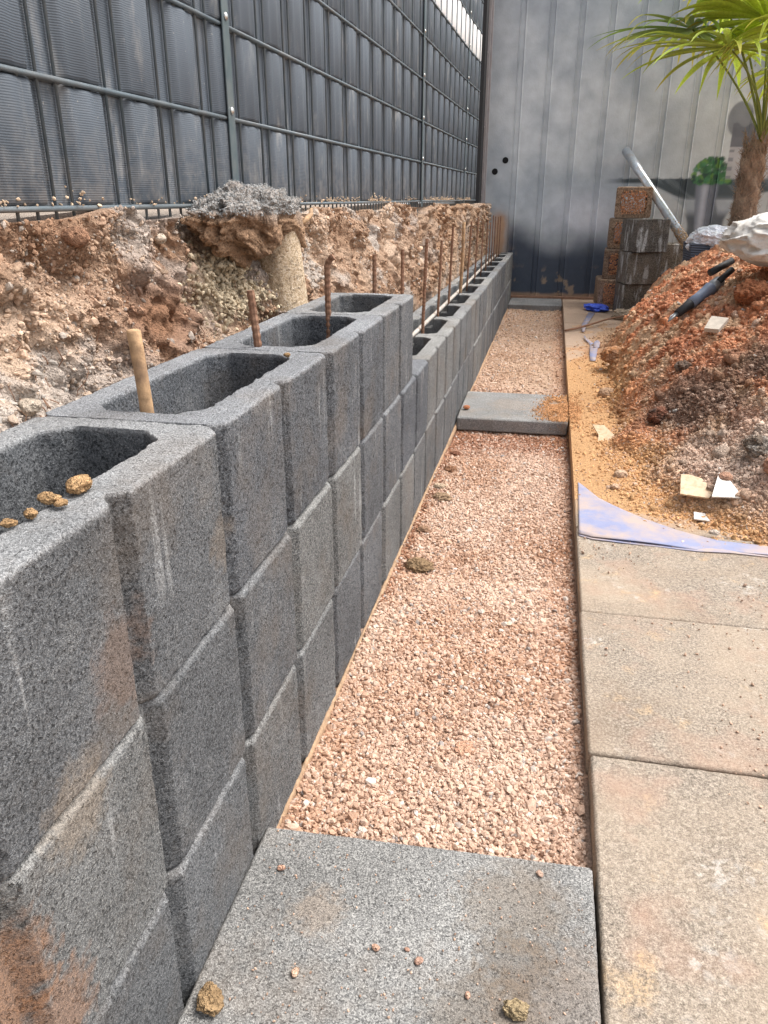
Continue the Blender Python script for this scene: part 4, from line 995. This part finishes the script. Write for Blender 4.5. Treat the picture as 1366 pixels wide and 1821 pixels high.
for i, (x, z, l) in enumerate([(.480,-1.025,'bottom clay-stained block of the left column beside the metal wall'), (.505,-.745,'second clay-stained block from the bottom of the left column'),
                               (.530,-.462,'third clay-stained block from the bottom, half hidden by the dark block'), (.560,-.178,'topmost clay-stained block of the left column, orange aggregate facing the camera')]):
    half_block('stacked_block', .335, .45, .278, (x, yS+[.0,.05,.08,.1][i], z), R([2,-3,-2,-4][i]), 'side', l, 400+i)
yF = 7.72
for i, (x, y, z, rz, l) in enumerate([(.672,7.72,-1.03,8,'lowest dark block of the middle column, partly behind pale chunks'), (.690,7.69,-.744,12,'middle dark block of the middle column with white drips'),
                                   (.738,7.64,-.458,21,'top dark block of the middle column, its open cell up')]):
    half_block('stacked_block', .315, .34, .279, (x, y, z), R(rz), 'up', l, 420+i)
half_block('stacked_block', .285, .3, .278, (.99, 8.02, -.98), R(8), 'up', 'low dark block with open top at the right of the stack', 430)
half_block('stacked_block', .285, .3, .278, (1.02, 8.25, -.690), R(9), 'up', 'upper dark block at the right of the stack beneath the metal tube', 431)

# metal tube leaning on the wall
M['tube'] = plain('galvanised_tube', (.46,.50,.54), .35, .6, 25, .2, dirt=(.48,.34,.22), damt=.35, dsc=14)
ta, tb = Vector((1.265, 7.62, -.50)), Vector((.655, 8.93, .445))
dv = (tb-ta).normalized(); root = empty('metal_tube', ta); tag(root, 'galvanised metal tube leaning against the mural wall, dirt caked on its foot', 'metal tube')
bmT = MB(); bmT.tube([(0,0,0), tuple((tb-ta)*.78), tuple((tb-ta)*.785), tuple(tb-ta)], [.040,.040,.044,.044], 20, cap=False)
o = bmT.build('tube', M['tube'], root, True); sm_ = o.modifiers.new('s', 'SOLIDIFY'); sm_.thickness = .004
r = np.random.default_rng(3); N = 1500; t = np.abs(r.normal(size=N))*.13; a = r.uniform(0, 2*math.pi, N)
u_ = dv.cross(Vector((0,0,1))).normalized(); w_ = dv.cross(u_)
p = np.outer(t*(tb-ta).length, np.array(dv)) + (np.cos(a)*.042)[:, None]*np.array(u_) + (np.sin(a)*.042)[:, None]*np.array(w_)
s_ = stones('caked_dirt', p, r.uniform(.006, .013, N)*(1-.5*np.clip(t*2.5, 0, 1)), np.array([[.52,.36,.23]])*np.exp(r.normal(size=(N, 1))*.2), M['clod'], 8, parent=root); s_['kind'] = 'stuff'

# planter with crumpled foil
M['planter'] = None
n = NT('slate_blue_planter', .6); tc = n.n('ShaderNodeTexCoord').outputs['Object']; sp = n.n('ShaderNodeSeparateXYZ'); n.set(sp.inputs[0], tc)
wv = n.math('SINE', n.math('MULTIPLY', n.math('ADD', sp.outputs[2], n.math('MULTIPLY', n.noise(3, 2), .03)), 330)); c = n.mix(n.ramp(wv, (0, 0), (1, 1)), (.060,.075,.105), (.12,.14,.18))
M['planter'] = n.out(c, n.bump(wv, .004, .7))
pl_ = empty('planter', (1.10, 6.95, -1.03), 0); tag(pl_, 'slate-blue ribbed planter box behind the soil heap', 'planter')
bm = bmesh.new(); H_ = .685
def rq(x0, x1, y0, y1, z): return [bm.verts.new(v) for v in ((x0,y0,z),(x1,y0,z),(x1,y1,z),(x0,y1,z))]
rg = [rq(.06,.62,.03,.40,0), rq(0,.68,0,.43,H_), rq(.025,.655,.025,.405,H_), rq(.05,.63,.05,.38,H_-.08)]
for a, b in zip(rg, rg[1:]):
    for k in range(4): bm.faces.new((a[k], a[(k+1) % 4], b[(k+1) % 4], b[k]))
bm.faces.new(rg[-1]); bm.faces.new(rg[0][::-1]); bmesh.ops.recalc_face_normals(bm, faces=bm.faces); bmesh.ops.bevel(bm, geom=bm.edges[:], offset=.004, segments=1, affect='EDGES')
me = bpy.data.meshes.new('planter_box'); bm.to_mesh(me); bm.free(); link('planter_box', me, M['planter'], pl_)
def crumple(name, size, seed, freq, amt, sub=6, ridge=.6):
    V, Fb = ico(sub); n1 = fbm(V, freq, 3, seed); rd = 1-2*np.abs(fbm(V, freq*1.6, 4, seed+2, .6)); V = V*(1 + amt*n1 + amt*ridge*rd)[:, None]*np.array(size); return np_mesh(name, V, Fb)
M['foil'] = plain('crumpled_white_film', (.72,.74,.78), .28, .15, 20, .15)
o = link('crumpled_film', crumple('crumpled_film', (.19,.14,.10), 31, 2.4, .30), M['foil'], None, False); o.location = (1.30, 7.08, -.325); tag(o, 'crumpled shiny white film heaped in the planter', 'plastic film')

# sack
n = NT('white_woven_sack', .75); tc = n.coord(rnd=False)
wv = n.math('MULTIPLY', n.math('SINE', n.math('MULTIPLY', n.n('ShaderNodeSeparateXYZ').outputs[0], 1)), 1)
c = n.mix(n.ramp(n.noise(5, 5, .65), (.42, 0), (.66, 1)), (.70,.68,.64), (.50,.46,.40)); c = n.mix(n.math('MULTIPLY', n.ramp(n.noise(14, 5, .7), (.56, 0), (.68, 1)), .5), c, (.32,.25,.19))
c = n.mix(1.0, c, n.ramp(n.noise(300, 2, .6), (.3, .92), (.7, 1.08)), 'MULTIPLY')
M['sack'] = n.out(c, n.bump(n.noise(16, 5, .65), .02, .5))
V, Fb = ico(6); P = V.copy()
def crease(V, nrm, off, amp, wd):
    nrm = np.array(nrm)/np.linalg.norm(nrm); dd = V@nrm - off; return amp*np.exp(-(dd/wd)**2)
wv_ = np.stack([fbm(V, 1.3, 2, 66), fbm(V, 1.3, 2, 67), fbm(V, 1.3, 2, 68)], 1)
f_ = .10*fbm(V, 1.4, 2, 61); 
for (q, fr_, am_) in ((0, 1.5, .085), (1, 2.6, .055), (2, 4.5, .022)):
    f_ += am_*(1-2*np.abs(vn((V+.8*wv_)*np.array([fr_, fr_*1.1, fr_*1.6])+q*7, 70+q))**.75)
V = V*(1+f_)[:, None]; V[:, 2] = np.where(V[:, 2] > 0, V[:, 2]*.95, V[:, 2]*.8)
V = V*np.array([.40,.36,.165])
sk = link('sack', np_mesh('sack', V, Fb), M['sack'], None, True); sk.location = (1.30, 4.50, -.225); sk.rotation_euler = (0, R(4), R(12))
tag(sk, 'dirty white woven sack slumped on top of the soil heap', 'sack')

# blue hand tool under the sack
M['tblue'] = plain('blue_tool_plastic', (.16,.22,.32), .5, 0, 20, .15, dirt=(.4,.3,.22), damt=.3)
M['tblack'] = plain('black_rubber', (.025,.027,.03), .6, 0, 20, .2)
M['tgrey'] = plain('grey_tool_metal', (.30,.32,.33), .4, .5, 20, .2)
tl = empty('hand_tool', on_heap(.775, 4.55, .045)); tag(tl, 'blue and black hand tool half lying on the heap under the sack', 'tool')
d = Vector((.26, .24, .17)).normalized(); L = .40
def tp(t, off=(0,0,0)): return tuple(d*(t-.35)*L + Vector(off))
MB().tube([tp(.02), tp(.25), tp(.30)], [.021,.027,.030], 14).build('ribbed_end', M['tblack'], tl, True)
MB().tube([tp(.28), tp(.45), tp(.62), tp(.70), tp(.72)], [.030,.029,.033,.038,.030], 18).build('body', M['tblue'], tl, True)
MB().tube([tp(.70), tp(.78), tp(.88), tp(.92)], [.030,.036,.034,.026], 18).build('collar', M['tgrey'], tl, True)
MB().tube([tp(.80,(.01,-.02,.02)), tp(1.08,(.01,-.02,.03))], [.017,.017], 14).build('spout', M['tblack'], tl, True)
MB().tube([tp(-.16,(.0,0,-.006)), tp(.03)], [.004,.010], 6).build('prong', M['tgrey'], tl, True)
MB().tube([tp(-.16,(.0,0,-.006)), tp(-.05,(-.016,0,.0)), tp(.03,(-.012,0,0))], [.003,.004,.005], 6).build('prong', M['tgrey'], tl, True)
MB().tube([tp(.72,(-.01,.05,.075)), tp(1.0,(.04,.08,.085))], [.020,.019], 12).build('grip', M['tblack'], tl, True)

# ------------------------------------------------------------------ palm
def palm_mats():
    n = NT('palm_leaf', .45); n.b.inputs['Specular IOR Level'].default_value = .5
    at = n.n('ShaderNodeAttribute'); at.attribute_name = 'Col'
    c = n.mix(1.0, at.outputs['Color'], n.ramp(n.noise(60, 2, .5, stretch=(1,1,1)), (.3, .85), (.7, 1.15)), 'MULTIPLY')
    n.b.inputs['Subsurface Weight'].default_value = 0
    tr = n.n('ShaderNodeBsdfTranslucent'); n.set(tr.inputs[0], c); mx = n.n('ShaderNodeMixShader'); mx.inputs[0].default_value = .35
    n.out(c); out = n.t.nodes['Material Output']; n.t.links.new(n.b.outputs[0], mx.inputs[1]); n.t.links.new(tr.outputs[0], mx.inputs[2]); n.t.links.new(mx.outputs[0], out.inputs[0])
    return n.m
M['leaf'] = palm_mats()
M['petiole'] = plain('palm_petiole', (.20,.24,.05), .5, 0, 20, .25)
M['fibre'] = plain('palm_fibre', (.27,.195,.14), .95, 0, 60, .4, .01, dirt=(.42,.30,.2), damt=.5, dsc=25)
palm = empty('palm_tree', (1.60, 7.55, -1.03)); tag(palm, 'young fan palm with shaggy brown trunk in front of the mural', 'palm')
# trunk
nz, na = 90, 40; V = []
for i in range(nz):
    t = i/(nz-1); z = 1.48*t; cx = -.09 + .075*t + .03*math.sin(t*3); cy = 0
    for j in range(na):
        a = 2*math.pi*j/na; rr0 = .097 - .008*t + .022*math.sin(a*3 + t*40) * .35
        rr0 += .016*float(vn(np.array([[math.cos(a)*3, math.sin(a)*3, z*14]]), 3)[0]) - .05*max(0, (t-.93)/.07)
        V.append((cx + rr0*math.cos(a), cy + rr0*math.sin(a), z))
V = np.array(V); idx = np.arange(nz*(na+1)).reshape(nz, na+1); Fc = []
for i in range(nz-1):
    for j in range(na): Fc.append((i*na+j, i*na+(j+1) % na, (i+1)*na+(j+1) % na, (i+1)*na+j))
trunk = link('trunk', np_mesh('trunk', V, Fc), M['fibre'], palm, True)
mb = MB()
for q in range(2000):
    t = random.random(); a = random.uniform(0, 2*math.pi); z = 1.50*t; cx = -.09+.075*t+.03*math.sin(t*3); r0 = .095-.008*t
    up_ = random.uniform(.02, .10)*random.choice([1, 1, -1]); an = random.uniform(-.6, .6); out_ = random.uniform(.0, .05)
    P_ = [(cx + (r0+out_*s*s)*math.cos(a+an*s), (r0+out_*s*s)*math.sin(a+an*s), z+up_*s) for s in (0, .35, .7, 1)]
    mb.tube(P_, [.0035, .003, .002, .001], 3, cap=False)
mb.build('fibre', M['fibre'], trunk)['kind'] = 'stuff'
def leaf(base, tip, arch, rad, face, seed, nseg=34, span=150, droop=.35, tone=0, sag_tip=.5, updir=None):
    """petiole from base to tip, then a fan of folded segments; face = direction the fan points"""
    rs = random.Random(seed); base, tip = Vector(base), Vector(tip)
    mid_ = (base+tip)/2 + Vector(arch); P_ = []
    for i in range(10):
        t = i/9; P_.append(base*(1-t)**2 + mid_*2*t*(1-t) + tip*t*t)
    root = MB().tube(P_, [.012-.006*i/9 for i in range(10)], 6).build('petiole', M['petiole'], palm, True)
    f = Vector(face).normalized(); upv = Vector(updir or (0,0,1)); s = f.cross(upv).normalized(); nrm = s.cross(f).normalized()
    V, Fc, C = [], [], []
    for k in range(nseg):
        a = R(-span + 2*span*k/(nseg-1)) + rs.uniform(-.03, .03)
        dirv = (f*math.cos(a) + s*math.sin(a) + nrm*.10*rs.uniform(-1, 1)).normalized()
        Ls = rad*(1-.28*(abs(a)/R(span))**2)*rs.uniform(.86, 1.05); w0 = .0265*rs.uniform(.8, 1.15)
        side = nrm.cross(dirv).normalized(); n = 12; dr = droop*rs.uniform(.5, 1.6); br = rs.uniform(.55, .8); brk = rs.random() < .35
        col = {0: (.42,.54,.06), 1: (.20,.30,.05), 2: (.55,.64,.09)}[tone]; v_ = rs.uniform(.75, 1.3); tipc = (.45,.36,.06) if rs.random() < .45 else col
        p = tip.copy(); dcur = dirv.copy(); b0 = len(V)
        for i in range(n+1):
            t = i/n; w = w0*(.25 + 2.2*t if t < .4 else 1.13*(1-((t-.4)/.6)**1.8) + .02)
            fo = w*.55*(1-t*.5)
            V += [tuple(p - side*w + nrm*fo), tuple(p), tuple(p + side*w + nrm*fo)]
            cc = [ (col[q]*(1-t**3) + tipc[q]*t**3)*v_ for q in range(3)]; C += [cc, [x*.8 for x in cc], cc]
            if i < n:
                g = dr*(.15 + 2.4*t*t)/n*1.25 + (sag_tip*4.5/n if (brk and t > br) else 0)
                dcur = (dcur + Vector((0,0,-1))*g).normalized(); p = p + dcur*Ls/n
                Fc += [(b0+3*i, b0+3*i+1, b0+3*i+4, b0+3*i+3), (b0+3*i+1, b0+3*i+2, b0+3*i+5, b0+3*i+4)]
    o = link('leaf', np_mesh('leaf', V, Fc, np.array(C)), M['leaf'], palm, True); root.parent = o; o.parent = palm
    return o
T0 = (.03, -.02, 1.46)
# petiole tips in palm-local coordinates (origin 1.60, 7.55, -1.03)
leaf(T0, (-.345,-.10,2.135), (.12,0,.10), 1.02, (-1,-.12,.14), 1, 28, 165, .45, 0)
leaf(T0, (-.60,.25,2.33), (.10,0,.06), .88, (-1,.1,.10), 2, 28, 150, .55, 1)
leaf(T0, (-.30,.15,2.45), (.05,0,.05), .85, (-.6,-.1,.8), 3, 32, 100, .35, 2)
leaf(T0, (.10,-.15,2.25), (.0,0,.05), .85, (.25,-.75,.2), 4, 34, 150, 1.0, 2, 1.0)
leaf(T0, (.25,.10,2.0), (-.05,0,.05), .75, (.9,.1,.0), 5, 32, 150, .8, 0)
leaf(T0, (-.05,.2,2.55), (0,0,.03), .70, (.0,.3,1), 6, 32, 95, .25, 2)
leaf(T0, (.30,.2,2.6), (0,0,.05), .66, (.5,.2,.8), 8, 32, 110, .4, 0)
leaf(T0, (.22,-.25,1.85), (-.05,0,.05), .50, (.5,-.6,-.2), 10, 30, 120, .9, 1)
leaf(T0, (-.12,-.20,2.30), (.05,0,.05), .80, (-.35,-.6,.5), 11, 34, 120, .6, 2)
leaf(T0, (-.50,.05,2.62), (.05,0,.1), .80, (-.8,0,.4), 13, 34, 120, .6, 0)
# small flower buds hanging among the leaves
mb = MB()
for q in range(4):
    x0, y0, z0 = -.16+.12*q, -.2, 2.35
    for i in range(14):
        c_ = Vector((x0+.012*math.sin(i*2.3), y0+.012*math.cos(i*1.9), z0-.03*i)); mb.tube([c_, c_+Vector((0,0,.010))], [.007,.005], 5)
mb.build('flower_stalk', plain('cream_buds', (.55,.58,.28), .6), palm, True)
print('verts', sum(len(m.vertices) for m in bpy.data.meshes))
